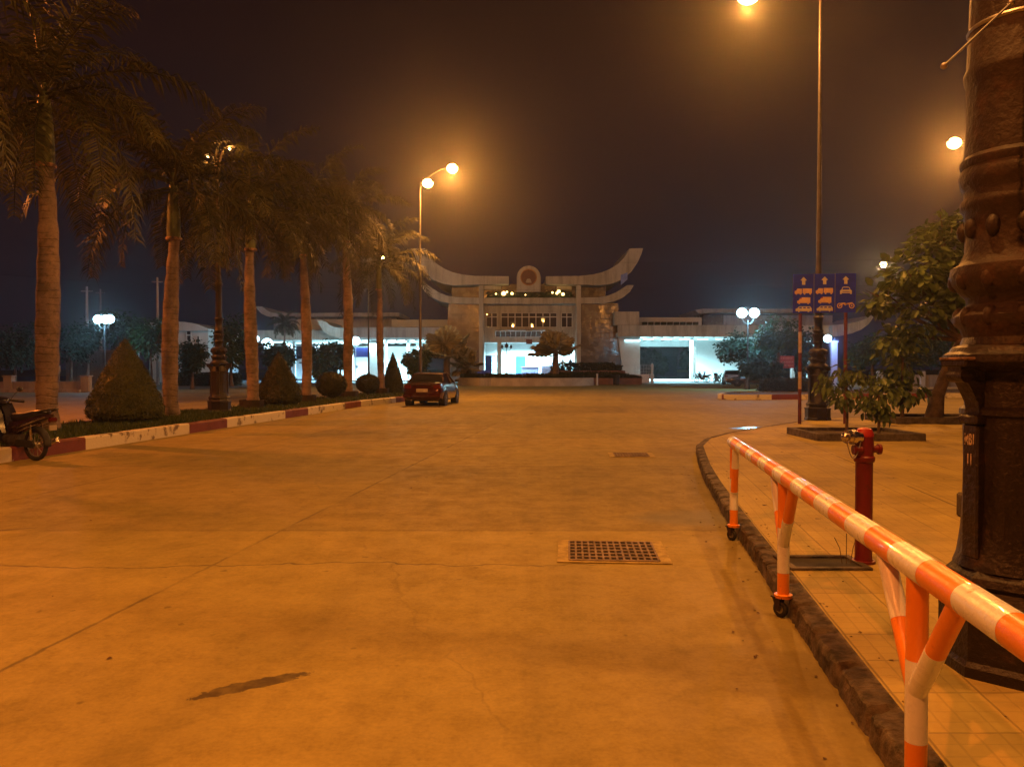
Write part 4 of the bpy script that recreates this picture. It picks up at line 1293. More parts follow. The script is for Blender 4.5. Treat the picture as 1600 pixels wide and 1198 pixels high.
# ------------------------------------------------------------------ gate building
ZB = 95.0
def bxp(g, x0, x1, y0, y1, Z0, Z1, ref=None):
    """box whose front face spans the given photo rectangle at depth Z0 (or ref), extruded back to Z1"""
    r = ref or Z0
    a = XH(x0, y1, r); b = XH(x1, y0, r)
    g.box(a[0], b[0], Z0, Z1, a[1], b[1])
def polp(pts, r): return [XH(px, py, r) for px, py in pts]
tower = thing("gate_building", "central gate house with tiered upswept concrete roof bands, round emblem and brightly lit hall", "building", (2.0, ZB+6, 0))
upR = [(853, 444), (905, 445), (938, 446), (955, 443.5), (972, 437), (986, 425), (996, 410), (1001.5, 398), (1004, 388.5), (983, 389), (980, 395), (974, 404), (965, 413), (952, 421), (940, 426), (925, 429.5), (905, 431.5), (853, 432)]
loR = [(824, 475), (905, 474.5), (945, 474), (960, 471), (974, 464.5), (984, 456), (990, 446), (980, 445.5), (972, 451), (962, 457), (950, 462), (936, 464.5), (905, 465.5), (824, 465.5)]
mir = lambda pts: [(1648-x, y) for x, y in reversed(pts)]
def smoothpoly(pts): return pts
g = MB(); g.prism_y(polp(upR, ZB-1), ZB-1, ZB+13); g.build("upper_roof", M['plaster'], tower, world=True, smooth=30)
g = MB(); g.prism_y(polp(mir(upR), ZB-1), ZB-1, ZB+13); g.build("upper_roof", M['plaster'], tower, world=True, smooth=30)
lo = loR + mir(loR)[::1]
full = [p for p in loR if p[0] > 824] + [(824, 465.5)] 
g = MB()
g.prism_y(polp(loR, ZB-.6), ZB-.6, ZB+12); g.prism_y(polp(mir(loR), ZB-.6), ZB-.6, ZB+12)
g.build("lower_roof", M['plaster'], tower, world=True, smooth=30)
# brown storey between the roof bands
g = MB(); bxp(g, 706, 946, 444, 468, ZB+1.5, ZB+11); g.build("upper_storey", M['tile'], tower, world=True, smooth=0)
for x0, x1 in ((757, 783), (870, 893)):
    g = MB(); bxp(g, x0, x1, 446, 453, ZB+.9, ZB+1.6); g.build("parapet_panel", M['plaster'], tower, world=True, smooth=0)
# side walls, slightly flared
g = MB(); g.prism_y(polp([(694, 604), (750, 604), (750, 474), (701, 474)], ZB), ZB, ZB+11)
g.build("side_wall", M['tile'], tower, world=True, smooth=0)
g = MB(); g.prism_y(polp([(906, 604), (972, 604), (966, 474), (906, 474)], ZB), ZB, ZB+11)
g.build("side_wall", M['tile'], tower, world=True, smooth=0)
# white pillars
for x0 in (748.5, 900.5):
    g = MB(); bxp(g, x0, x0+7, 446, 604, ZB-.9, ZB-.02); g.build("pillar", M['plaster'], tower, world=True, smooth=0)
# bay front wall with window strip
BZ = ZB+1.2
g = MB()
bxp(g, 755.5, 900.5, 474, 489, BZ, BZ+.3)
bxp(g, 755.5, 900.5, 511.5, 535, BZ, BZ+.3)
for a_, b_ in ((755.5, 760), (777, 783), (870, 877), (894, 900.5)): bxp(g, a_, b_, 489, 511.5, BZ, BZ+.3)
bxp(g, 777, 783.5, 535, 604, BZ-.1, BZ+.4); bxp(g, 755.5, 757, 535, 604, BZ-.1, BZ+.4); bxp(g, 898, 900.5, 535, 604, BZ-.1, BZ+.4)
g.build("front_wall", M['plaster'], tower, world=True, smooth=0)
def window(x0, x1, y0, y1, nx_, rows, Z, parent, m=None):
    f = MB()
    a = XH(x0, y1, Z); b = XH(x1, y0, Z); w = .055
    xs = [a[0]+(b[0]-a[0])*i/nx_ for i in range(nx_+1)]
    for q in xs: f.box(q-w, q+w, Z-.03, Z+.07, a[1], b[1])
    for r_ in rows:
        zz = a[1]+(b[1]-a[1])*r_; f.box(a[0], b[0], Z-.028, Z+.068, zz-w, zz+w)
    fr_ = f.build("window", M['plaster_w'], parent, world=True, smooth=0)
    p = MB(); p.box(a[0], b[0], Z+.02, Z+.05, a[1], b[1]); p.build("pane", m or M['glass'], fr_, world=True, smooth=0)
    return fr_
window(760, 777, 489, 511.5, 2, (0, .72, 1), BZ+.1, tower)
window(783, 870, 489, 511.5, 8, (0, .72, 1), BZ+.1, tower)
window(877, 894, 489, 511.5, 2, (0, .72, 1), BZ+.1, tower)
# floor slab, hall, steps
g = MB(); bxp(g, 700, 960, 586, 606, ZB-1.5, ZB+12); g.build("floor_slab", M['grey_plaster'], tower, world=True, smooth=0)
g = MB()
bxp(g, 755, 901, 530, 588, BZ+8, BZ+8.3, ref=BZ)
a = XH(755, 588, BZ); b = XH(901, 534, BZ)
g.box(a[0]-.2, a[0], BZ+.4, BZ+8, a[1], b[1]); g.box(b[0], b[0]+.2, BZ+.4, BZ+8, a[1], b[1]); g.box(a[0]-.2, b[0]+.2, BZ+.4, BZ+8.3, b[1]+.02, b[1]+.2)
g.build("hall", M['plaster_w'], tower, world=True, smooth=0)
hall_z = a[1]
# hall details: blue door leaf with glazed leaf beside it, back door, counter
door = MB(); bxp(door, 758.5, 768, 556, 586, BZ+.15, BZ+.2); 
dd = door.build("door", M['blue_glass'], tower, world=True, smooth=0)
f = MB()
for k in range(5): bxp(f, 758.5, 777, 556+7.4*k-.6, 556+7.4*k+.2, BZ+.08, BZ+.14)
for xx in (758, 767.5, 776.5): bxp(f, xx, xx+1, 556, 586, BZ+.06, BZ+.15)
f.build("frame", M['blue_glass'], dd, world=True, smooth=0)
d2 = MB(); bxp(d2, 806, 822, 556, 584, BZ+7.8, BZ+7.95, ref=BZ+5); d2.build("door", M['blue_glass'], tower, world=True, smooth=0)
# glass entrance canopy on brackets
g = MB()
a = XH(774, 519, ZB-1); b = XH(862, 517, ZB-1)
for k in range(12):
    xx = a[0]+(b[0]-a[0])*k/11
    g.tube([(xx, BZ-.02, a[1]-.55), (xx, ZB-1.2, a[1]+.1)], .035, 5)
g.tube([(a[0], ZB-1.2, a[1]+.12), (b[0], ZB-1.2, a[1]+.12)], .06, 6); g.tube([(a[0], BZ-.05, a[1]-.5), (b[0], BZ-.05, a[1]-.5)], .05, 6)
fr_ = g.build("entrance_canopy", M['plaster_w'], tower, world=True)
p_ = MB(); p_.add([(a[0], BZ-.03, a[1]-.42), (b[0], BZ-.03, a[1]-.42), (b[0], ZB-1.2, a[1]+.2), (a[0], ZB-1.2, a[1]+.2), (a[0], BZ-.03, a[1]-.38), (b[0], BZ-.03, a[1]-.38), (b[0], ZB-1.2, a[1]+.24), (a[0], ZB-1.2, a[1]+.24)],
       [(3, 2, 1, 0), (4, 5, 6, 7), (0, 1, 5, 4), (2, 3, 7, 6), (1, 2, 6, 5), (3, 0, 4, 7)])
p_.build("canopy_glass", M['glass'], fr_, world=True, smooth=0)
# round topped plaque with emblem
g = MB()
ax, r_ = 826, 18.5
pl = [(ax-r_, 456), (ax+r_, 456)] + [(ax+r_*math.cos(PI*k/16), 434-r_*1.0*math.sin(PI*k/16)) for k in range(17)]
g.prism_y(polp(pl, ZB-.9), ZB-.9, ZB-.3)
plq = g.build("emblem_plaque", M['plaster'], tower, world=True, smooth=30)
m_em = mat("emblem_red", (0.15, 0.05, 0.035), 0.6, scale=2, var=0.3)
m_gold = mat("emblem_gold", (0.42, 0.22, 0.08), 0.5, metal=0.4)
g = MB()
em = []
for k in range(40):
    a_ = 2*PI*k/40; rr = 12.6*(1+.035*math.cos(a_*14))
    em.append((ax+rr*math.cos(a_), 433.5-rr*math.sin(a_)))
g.prism_y(polp(em, ZB-.98), ZB-1.0, ZB-.9)
d_ = g.build("emblem", m_em, plq, world=True, smooth=0)
# building lower cog of the emblem
g = MB(); g.prism_y(polp([(ax-4.6, 442), (ax+4.6, 442), (ax+3.4, 437.5), (ax+1.8, 436), (ax-1.8, 436), (ax-3.4, 437.5)], ZB-1.05), ZB-1.06, ZB-1.0)
g.build("emblem_cog", M['plaster'], plq, world=True, smooth=0)
g = MB(); g.torus((XH(ax, 433.5, ZB-1)[0], ZB-1.0, XH(ax, 433.5, ZB-1)[1]), .92, .06, 'y', 40, 6); g.build("emblem_rim", m_gold, plq, world=True)
# blue patch added at the right roof tip, painted for light in the gap
g = MB(); g.prism_y(polp([(969.5, 446), (980, 437), (980, 426), (969.5, 430)], ZB-1.05), ZB-1.06, ZB-1.01)
g.build("tip_gap_glow", mat("pale_blue_gap_light", (0.18, 0.28, 0.75), 0.5), tower, world=True, smooth=0)
lamp(tower, (XH(833, 560, BZ+4)[0], BZ+4, 4.35), 16000, COOL, kind='AREA', size=(9, 6), name="hall_light")
lamp(tower, (XH(767, 560, BZ+4)[0]+.5, BZ+1.6, 4.3), 1600, COOL, kind='AREA', size=(1.2, 1.0), name="hall_light")

# balcony planting, and glowing globes added for lamp reflections in the glass
random.seed(21)
def hedge(name, label, x0, x1, y0, y1, z0, z1, m, n, leaf=.12, group=None, cat="hedge", seed=1, wob=.12):
    rng = random.Random(seed)
    g = MB()
    g.box(x0+.08, x1-.08, y0+.08, y1-.08, z0, z1-.08)
    for i in range(n):
        f = rng.random()
        px_ = rng.uniform(x0, x1); py_ = rng.uniform(y0, y1); pz = rng.uniform(z0, z1)
        if f < .55: py_ = y0+rng.uniform(-.02, .08)
        elif f < .85: pz = z1+rng.uniform(-.08, .02)
        elif f < .93: px_ = x0+rng.uniform(-.03, .06)
        else: px_ = x1+rng.uniform(-.06, .03)
        pz = min(pz, z1)+wob*noise.noise(Vector((px_*1.3, py_, seed)))*(1 if pz > z1-.25 else 0)
        d = Vector((rng.uniform(-1, 1), rng.uniform(-1, 1), rng.uniform(-.5, 1))).normalized(); n_ = d.orthogonal().normalized()
        n_ = Matrix.Rotation(rng.uniform(0, 6.28), 3, d) @ n_
        leafq(g, Vector((px_, py_, pz)), d, n_, leaf*rng.uniform(.6, 1.3), leaf*.3)
    o = g.build(name, m, None, smooth=0)
    return tag(o, label, cat, group)
a = XH(762, 465.5, ZB); b = XH(893, 457, ZB)
hedge("balcony_planting", "row of dark plants along the balcony below the round emblem", a[0], b[0], ZB-.1, ZB+.6, a[1]-.02, b[1], M['leaf_teal'], 1200, .16, cat="plants", seed=5, wob=.5)
k = 0
glints_b = [(775, 459.5, .10, "small warm globe in place of a reflection among the balcony plants, leftmost and faint"), (787, 459, .26, "brightest large warm globe in place of a reflection among the balcony plants left of the emblem"), (792, 456.5, .13, "small warm globe in place of a reflection just right of the brightest balcony globe"),
           (800, 459, .17, "tall warm globe in place of a reflection on the balcony nearest the left side of the emblem"), (821, 461, .08, "tiny warm globe in place of a reflection on the balcony below the emblem"), (863, 457.5, .12, "small warm globe in place of a reflection on the balcony right of the emblem, left of its cluster"),
           (870, 458.5, .16, "warm globe in place of a reflection low in the right balcony cluster"), (873, 455.5, .20, "warm globe in place of a reflection on top of the right balcony cluster"), (879.5, 460, .19, "warm round globe in place of a reflection at the right end of the balcony cluster")]
for px, py, r, lb in glints_b:
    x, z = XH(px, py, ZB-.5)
    t = thing("balcony_glint", lb, "lamp", (x, ZB-.5, z-r), 0, "small warm globes in place of reflections on the balcony")
    g = MB(); g.ball((x, ZB-.5, z), r, 12, 8); g.build("globe", M['glint_warm'], t, world=True, smooth=180)
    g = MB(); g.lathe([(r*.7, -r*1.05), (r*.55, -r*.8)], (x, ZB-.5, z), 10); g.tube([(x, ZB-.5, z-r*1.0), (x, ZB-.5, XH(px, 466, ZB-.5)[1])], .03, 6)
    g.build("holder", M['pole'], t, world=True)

# ------------------------------------------------------------------ wings
def slab(parent, name, x0, x1, y0, y1, Z0, Z1, m): 
    g = MB(); bxp(g, x0, x1, y0, y1, Z0, Z1); return g.build(name, m, parent, world=True, smooth=0)
W0 = 93.0
right = thing("right_wing", "right wing canopy of the gate building with a deep brightly lit passage", "building", (24, W0+8, 0))
slab(right, "fascia", 965.5, 1305, 508, 526, W0, W0+.5, M['plaster'])
slab(right, "fascia_block", 960, 998.5, 487, 507.7, W0+.3, W0+5, M['plaster'])
slab(right, "parapet", 999, 1096, 496, 507.6, W0+6, W0+6.5, M['plaster_w'])
g = MB()
for k in range(9): bxp(g, 1004+k*10, 1011+k*10, 503, 507.5, W0+5.2, W0+5.9)
g.build("parapet_planting", M['topiary_dark'], right, world=True, smooth=0)
g = MB(); g.prism_y(polp([(1086, 484.5), (1098, 482.5), (1300, 483), (1300, 488.5), (1110, 488.5), (1092, 490.5)], W0+4), W0+4, W0+14)
g.build("upper_roof", M['grey_plaster'], right, world=True, smooth=0)
slab(right, "upper_wall", 1098, 1300, 488.6, 507.6, W0+7, W0+13, M['tile'])
slab(right, "upper_window", 1131, 1300, 493, 507.5, W0+6.6, W0+6.95, M['grey_plaster'])
# swoop tip on the far right
g = MB(); g.prism_y(polp([(1300, 508), (1318, 507), (1335, 504), (1350, 499), (1361, 493), (1364, 496), (1356, 507), (1345, 515), (1330, 521), (1312, 525), (1300, 526)], W0-1), W0-1, W0+9)
g.build("roof_tip", M['plaster'], right, world=True, smooth=30)
CEI = XH(1000, 526, W0)[1]
x0r = XH(965.5, 500, W0)[0]; x1r = XH(1305, 500, W0)[0]
g = MB(); g.box(x0r, x1r, W0+.5, W0+15, CEI+.05, CEI+.5)
for k in range(18): g.box(x0r+4+k*1.2, x0r+4.15+k*1.2, W0+.5, W0+14.5, CEI-.12, CEI+.05)
g.build("ceiling", M['plaster_w'], right, world=True, smooth=0)
g = MB(); g.prism_y(polp([(976, 604), (1000, 604), (1000, 526.3), (966, 526.3)], W0+1.6), W0+1.6, W0+2.8)
g.build("flared_wall", M['plaster_w'], right, world=True, smooth=0)
# back wall with passage opening
g = MB()
bz = W0+14
def bk(gm, x0, x1, y0, y1): 
    # measured on the plane of the back wall
    bxp(gm, x0, x1, y0, y1, bz, bz+.3)
bk(g, 1000-22, 1000, 520, 592); bk(g, 1000, 1079, 520, 541.5); bk(g, 1079, 1160, 520, 592)
bk(g, 1175, 1245, 520, 560)
g.build("back_wall", M['plaster_w'], right, world=True, smooth=0)
g = MB(); bxp(g, 1000, 1086, 596.3, 597.2, W0+.2, W0+.3)
g = MB(); q0 = XH(1000, 590, W0)[0]; q1 = XH(1180, 590, W0)[0]
g.box(q0, q1, W0-.5, bz, 0.01, .14)
g.build("passage_floor", mat("pale_floor_tiles", (.6, .6, .58), .5, var=.15), right, world=True, smooth=0)
for (px0, px1, nm) in ((1079, 1083, 'column'), (1262, 1276, 'column'), (1236, 1242, 'column')):
    g = MB(); bxp(g, px0, px1, 526.3, 597, W0+3, W0+3.5); g.build(nm, M['plaster_w'], right, world=True, smooth=0)
g = MB(); bxp(g, 1084, 1087, 541, 592, W0+6, W0+6.4); g.build("column", M['tile'], right, world=True, smooth=0)
lamp(right, ((XH(1000, 0, W0)[0]+XH(1120, 0, W0)[0])/2, W0+6, CEI-.3), 19000, COOL, kind='AREA', size=(12, 9), name="passage_light")
lamp(right, ((XH(1000, 0, W0)[0]+XH(1120, 0, W0)[0])/2-1, W0+6, 1.3), 1500, COOL, kind='AREA', size=(10, 8), rot=(PI, 0, 0), name="bounce")
lamp(right, (XH(1230, 0, W0)[0], W0+5, CEI-.4), 5000, COOL, kind='AREA', size=(10, 6), name="passage_light")
for k in range(5):
    g = MB(); xx = q0+1+k*2.2; g.box(xx, xx+1.3, W0+4+.0, W0+4.12, CEI-.2, CEI-.13); g.build("ceiling_light", M['tube_cool'], right, world=True, smooth=0)

left = thing("left_wing", "left wing canopy of the gate building with a swept roof end and glowing bays", "building", (-20, W0+8, 0))
slab(left, "fascia", 397, 540, 516, 531, W0, W0+.5, M['plaster'])
slab(left, "fascia", 540.2, 700, 511.5, 528, W0-.3, W0+.3, M['grey_plaster'])
slab(left, "parapet", 464, 540, 499, 515.8, W0+6, W0+6.5, M['plaster_w'])
slab(left, "parapet", 612, 699, 499.5, 511, W0+6, W0+6.5, M['plaster_w'])
slab(left, "upper_wall", 428, 620, 494.4, 518, W0+7, W0+13, M['grey_plaster'])
slab(left, "roof_box", 433, 458, 500, 516, W0+5, W0+6.9, M['plaster'])
g = MB(); g.prism_y(polp([(399, 478.5), (410, 479), (416, 484), (423, 488), (432, 489.5), (624, 488.5), (624, 494.2), (430, 495), (418, 494.5), (409, 490), (403, 484)], W0+4), W0+4, W0+14)
g.build("upper_roof", M['grey_plaster'], left, world=True, smooth=0)
g = MB(); g.prism_y(polp([(496, 501), (502, 500), (511, 503.5), (514, 507), (522, 511), (532, 512.5), (541, 512.5), (541, 528.5), (528, 528), (516, 525), (507, 519), (500, 509)], W0-2), W0-2, W0+8)
g.build("porch_tip", M['plaster'], left, world=True, smooth=30)
CEL = XH(450, 531, W0)[1]
xa, xb = XH(397, 500, W0)[0], XH(700, 500, W0)[0]
g = MB(); g.box(xa, xb, W0+.5, W0+15, CEL+.05, CEL+.4)
for k in range(20): g.box(xa+1+k*1.1, xa+1.12+k*1.1, W0+.5, W0+14, CEL-.1, CEL+.05)
g.build("ceiling", M['plaster_w'], left, world=True, smooth=0)
g = MB()
bxp(g, 528, 580, 520, 592, bz, bz+.3); bxp(g, 590, 650, 520, 592, bz, bz+.3); bxp(g, 455, 490, 560, 592, bz, bz+.3); bxp(g, 400, 660, 520, 541, bz, bz+.29)
g.build("back_wall", M['plaster_w'], left, world=True, smooth=0)
for px0, px1 in ((547, 551), (575, 592), (602, 604), (458, 461), (636, 639)):
    g = MB(); bxp(g, px0, px1, 529, 597, W0+2.5, W0+3.0); g.build("column", M['plaster_w'], left, world=True, smooth=0)
g = MB(); bxp(g, 553.5, 574.5, 543, 558, W0+2.3, W0+2.5)
g.build("display_board", mat("blue_board", (0.02, 0.03, 0.16), 0.4), left, world=True, smooth=0)
g = MB(); bxp(g, 555, 559, 571, 575, W0+8, W0+8.2); g.build("wall_vent", M['glass'], left, world=True, smooth=0)
g = MB(); g.box(XH(545, 0, W0)[0], XH(650, 0, W0)[0], W0+.5, bz, 0.01, .2); g.build("floor", mat("pale_floor", (.55, .55, .55), .6), left, world=True, smooth=0)
lamp(left, (XH(590, 0, W0)[0], W0+6, CEL-.35), 26000, COOL, kind='AREA', size=(11, 8), name="bay_light")
lamp(left, (XH(590, 0, W0)[0], W0+6, .8), 3000, COOL, kind='AREA', size=(9, 7), rot=(PI, 0, 0), name="bounce")
lamp(left, (XH(470, 0, W0)[0], W0+6, CEL-.35), 5000, (0.25, 0.6, 1.0), kind='AREA', size=(10, 6), name="bay_light")
for x0, x1, y0 in ((424, 452, 534), (460, 538, 535.5), (556, 566, 532)):
    g = MB(); bxp(g, x0, x1, y0, y0+1.3, W0+3, W0+3.1); g.build("tube_light", M['tube_cool'], left, world=True, smooth=0)
# round lamps hanging under and in front of the left canopy
for px, py, r, Z, pw, lb in ((401, 529.5, .33, 88, 150, "round cool lamp at the left end of the left canopy"), (418, 537.5, .62, 86, 500, "largest brightest cool lamp of the left canopy"),
                             (452.5, 541, .34, 88, 120, "round cool lamp left of the fourth royal palm trunk"), (497, 544.5, .36, 88, 120, "round cool lamp just right of the fourth royal palm trunk"),
                             (520.5, 545.5, .26, 88, 90, "small cool lamp left of the tall palm trunk"), (556, 533, .5, 88, 300, "cool lamp right of the tall palm trunk over the blue board"), (655, 544.5, .24, 80, 90, "small cool lamp above the roof of the red car")):
    x, z = XH(px, py, Z)
    t = thing("canopy_lamp", lb, "lamp", (x, Z, 0), 0, "round cool lamps in front of the left wing")
    g = MB(); g.ball((x, Z, z), r, 14, 9); g.build("globe", M['lamp_cool'], t, world=True, smooth=180)
    g = MB(); g.tube([(x, Z, 0), (x, Z, z-r*.9)], [.06, .04], 8); g.lathe([(r*.5, -r*1.02), (r*.4, -r*.75)], (x, Z, z), 10)
    g.build("pole", M['white_post'], t, world=True)
    lamp(t, (x, Z-r-.3, z), pw, (0.35, 0.78, 1.0), .1)

# red hanging board in the hall, information
def simple(name, label, cat, g, m, group=None, smooth=30):
    return tag(g.build(name, m, None, smooth=smooth), label, cat, group)
g = MB(); bxp(g, 822, 831.5, 530, 537.5, BZ-.9, BZ-.7)
simple("hanging_board", "small dark red board hanging above the lit entrance", "sign", g, M['post_red'])
# counters
g = MB(); x0_, x1_ = XH(815, 0, BZ+3)[0], XH(842, 0, BZ+3)[0]
g.bbox(x0_, x1_, BZ+2.5, BZ+3.2, hall_z, hall_z+1.1, .05); g.bbox(x0_-.1, x1_+.1, BZ+2.4, BZ+3.3, hall_z+1.1, hall_z+1.16, .02)
simple("reception_counter", "violet-grey counter standing in the middle of the lit hall", "counter", g, mat("violet_counter", (.22, .20, .34), .5))
g = MB(); x0_, x1_ = XH(845, 0, BZ+2)[0], XH(866, 0, BZ+2)[0]
g.bbox(x0_, x1_, BZ+1.5, BZ+2.4, hall_z, hall_z+1.45, .1); g.bbox(x0_+.2, x1_-.2, BZ+1.4, BZ+1.5, hall_z+.9, hall_z+1.35, .03)
simple("display_cabinet", "pale violet cabinet in the lit hall behind the fan palm", "cabinet", g, mat("violet_cabinet", (.45, .42, .6), .5))
# bicycle-blue bench left of entrance
g = MB(); x0_, x1_ = XH(746, 0, 92)[0], XH(768, 0, 92)[0]
g.bbox(x0_, x1_, 91.6, 92.2, .85, 1.0, .03); g.bbox(x0_, x1_, 92.2, 92.3, 1.0, 1.35, .03)
for q in (x0_+.1, x1_-.2): g.box(q, q+.1, 91.7, 92.1, 0.0, .85)
simple("bench", "blue bench at the foot of the left white pillar", "bench", g, mat("blue_bench", (.06, .12, .55), .5))

# planter in front of the building
px0, px1 = XH(712, 0, 71)[0], XH(932, 0, 71)[0]
plt = thing("planter", "long low curved planter wall with a clipped hedge in front of the gate building", "planter", ((px0+px1)/2, 74, 0))
def arc_pts(x0, x1, yf, dep, n=24):
    out = []
    for k in range(n+1):
        s = k/n; x = x0+(x1-x0)*s
        out.append((x, yf+dep*(2*s-1)**4))
    return out
ap = arc_pts(px0, px1, 71, 2.5)
g = MB()
for i in range(len(ap)-1):
    if i in (4, 5): continue
    (xa_, ya_), (xb_, yb_) = ap[i], ap[i+1]
    g.prism_z([(xa_, ya_), (xb_, yb_), (xb_, yb_+.25), (xa_, ya_+.25)], 0, .72)
g.build("wall", mat("planter_render", (.42, .36, .27), .8, scale=.7, var=.35, bump=.2), plt, world=True, smooth=30)
g = MB()
for i in (4, 5):
    (xa_, ya_), (xb_, yb_) = ap[i], ap[i+1]
    g.prism_z([(xa_, ya_+.02), (xb_, yb_+.02), (xb_, yb_+.27), (xa_, ya_+.27)], 0, .718)
g.build("grey_panel", M['grey_plaster'], plt, world=True, smooth=0)
g = MB(); g.add([(x, y+.2, .66) for x, y in ap]+[(px1, 78, .66), (px0, 78, .66)], [tuple(range(len(ap)+2))])
g.build("soil", M['earth'], plt, world=True, smooth=0)
rng = random.Random(31)
g = MB()
for i in range(5200):
    s = rng.random(); x = px0+.2+(px1-px0-.4)*s; yb = 71+2.5*(2*s-1)**4
    y = yb+.3+rng.random()**2*5; z = .62+rng.random()*.42+.1*noise.noise(Vector((x*.6, y*.6, 0)))
    d = Vector((rng.uniform(-1, 1), rng.uniform(-1, .3), rng.uniform(-.3, 1))).normalized()
    leafq(g, Vector((x, y, z)), d, d.orthogonal().normalized(), .16*rng.uniform(.6, 1.3), .05)
o = g.build("hedge", M['topiary_dark'], plt, world=True, smooth=0)
# stepped brick base with sloping hedges on the right
brick = mat("dark_brick", (.20, .10, .07), .85, scale=1.2, var=.4, bump=.3)
xa_, xb_ = XH(934, 0, 78)[0], XH(1003, 0, 78)[0]
st = thing("brick_terrace", "dark brick terrace with stepped hedges in front of the brown tiled wall", "terrace", ((xa_+xb_)/2, 80, 0))
g = MB(); g.box(xa_-4.5, xb_, 78, 78.4, 0, .62); g.box(xa_-4.5, xb_-1.2, 81, 81.4, 0, 1.35); g.build("wall", brick, st, world=True, smooth=0)
g = MB(); g.box(xa_-4.5, xb_, 78.4, 81, .3, .5); g.box(xa_-4.5, xb_-1.2, 81.4, 86, .9, 1.2); g.build("soil", M['earth'], st, world=True, smooth=0)
g = MB(); rng = random.Random(8)
for i in range(5200):
    tier = rng.random() < .5
    x = rng.uniform(xa_-4.3, xb_-(0 if tier else 1.4)); y = rng.uniform(78.2, 80.6) if tier else rng.uniform(81.2, 85)
    hgt = (.55, 1.15) if tier else (1.2, 2.1)
    f = min(1, max(.25, (xb_+1.0-x)/3.5))
    z = hgt[0]+rng.random()*(hgt[1]-hgt[0])*f
    d = Vector((rng.uniform(-1, 1), rng.uniform(-1, .3), rng.uniform(-.3, 1))).normalized()
    leafq(g, Vector((x, y, z)), d, d.orthogonal().normalized(), .2*rng.uniform(.6, 1.3), .06)
g.build("hedge", M['topiary_dark'], st, world=True, smooth=0)
# white railing beside the passage
ra, rb = XH(998, 0, 86)[0], XH(1019, 0, 86)[0]
rl = thing("railing", "white metal railing with a white end post left of the bright passage", "railing", ((ra+rb)/2, 86, 0))
g = MB(); g.box(ra-.6, rb-.3, 85.9, 86.1, 0, .95); g.build("base_wall", M['plaster_w'], rl, world=True, smooth=0)
g = MB()
for zz in (1.2, 1.55, 1.9): g.tube([(ra-2.4 if zz > 1.8 else ra-.5, 86, zz+(.35 if zz > 1.8 else 0)*0), (rb-.2, 86, zz)], .025, 6)
for k in range(6): g.tube([(ra-.4+k*.3, 86, .95), (ra-.4+k*.3, 86, 1.9)], .02, 6)
g.build("rails", M['white_post'], rl, world=True)
g = MB(); g.lathe([(.2, 0), (.2, .9), (.12, 1.0), (.14, 1.6), (.17, 1.9), (.12, 2.05), (.03, 2.15)], (rb, 86, 0), 12); g.build("end_post", M['plaster_w'], rl, world=True)
# litter bin and marker post in front of the terrace
bxx = XH(963, 0, 76)[0]
g = MB(); g.lathe([(.26, 0), (.3, .05), (.33, .85), (.36, .9), (.3, .95), (.22, 1.02), (.05, 1.05)], (bxx, 76, 0), 18)
simple("litter_bin", "dark round litter bin standing in front of the brick terrace", "bin", g, M['rubber'])
bxx = XH(933, 0, 74)[0]
g = MB(); g.lathe([(.12, 0), (.1, .1), (.09, .95), (.12, 1.0), (.1, 1.06), (.02, 1.1)], (bxx, 74, 0), 12)
simple("bollard", "short pale bollard at the right end of the planter wall", "bollard", g, M['white_post'])

# ------------------------------------------------------------------ cool twin lamps and other lamp posts
def globe_lamp(label, px, py, Z, offs, r, power, col=(0.30, 0.72, 1.0), ground=0.0):
    x, z = XH(px, py, Z)
    t = thing("globe_lamp", label, "street lamp", (x, Z, ground), 0, "lamp posts with glowing cool globes")
    g = MB(); g.lathe([(.2, 0), (.18, .3), (.1, .45), (.07, 1.6), (.055, z-ground-r*1.4)], (x, Z, ground), 12)
    for dx, dz in offs: g.tube([(x, Z, z-r*2.2), (x+dx*.6, Z, z-r*1.9+dz*.5), (x+dx, Z, z+dz-r*1.0)], .035, 6)
    g.build("pole", M['pole'], t, world=True)
    for dx, dz in offs:
        g = MB(); g.ball((x+dx, Z, z+dz), r, 16, 10); g.build("globe", M['lamp_cool'], t, world=True, smooth=180)
    lamp(t, (x, Z-r-.5, z-.2), power, col, .2)
globe_lamp("twin globe lamp glowing cool white above the round dark tree", 1168, 489, 60, [(-.45, 0), (.47, 0)], .38, 1500)
globe_lamp("cluster of cool white globes above the largest cone bush", 164, 499, 62, [(-.50, 0), (.10, 0), (.42, .02)], .34, 800)
globe_lamp("single cool globe on the tall white pillar behind the sign post", 1296, 529, 74, [(-.2, 0)], .36, 500, (0.2, 0.35, 1.0))
x, z = XH(1303, 535, 74.6)
g = MB(); g.box(x-.28, x+.28, 74.5, 75.0, 0, z); g.box(x-.34, x+.34, 74.44, 75.06, z, z+.15)
simple("white_pillar", "tall white square pillar beside the single cool globe lamp", "pillar", g, M['plaster_w'], smooth=0)
# unlit three headed lamp in front of the hall
x, _ = XH(791.5, 0, 90)
t = thing("globe_lamp", "unlit three headed lamp post silhouetted against the lit hall", "street lamp", (x, 90, .7))
g = MB(); g.lathe([(.14, 0), (.08, .3), (.05, .5), (.04, 3.1)], (x, 90, .7), 10); zt = XH(0, 543, 90)[1]
g.tube([(x-.5, 90, zt-.1), (x-.25, 90, zt-.35), (x, 90, zt-.3), (x+.25, 90, zt-.35), (x+.5, 90, zt-.1)], .03, 6)
g.build("pole", M['iron'], t, world=True)
for dx, dz, s in ((-.5, .05, 1), (0, .15, 1.4), (.5, .05, 1)):
    g = MB(); g.lathe([(.06*s, -.15*s), (.15*s, -.05*s), (.15*s, .1*s), (.05*s, .22*s), (.01, .3*s)], (x+dx, 90, zt+dz), 10); g.build("lamp_shade", M['iron'], t, world=True)
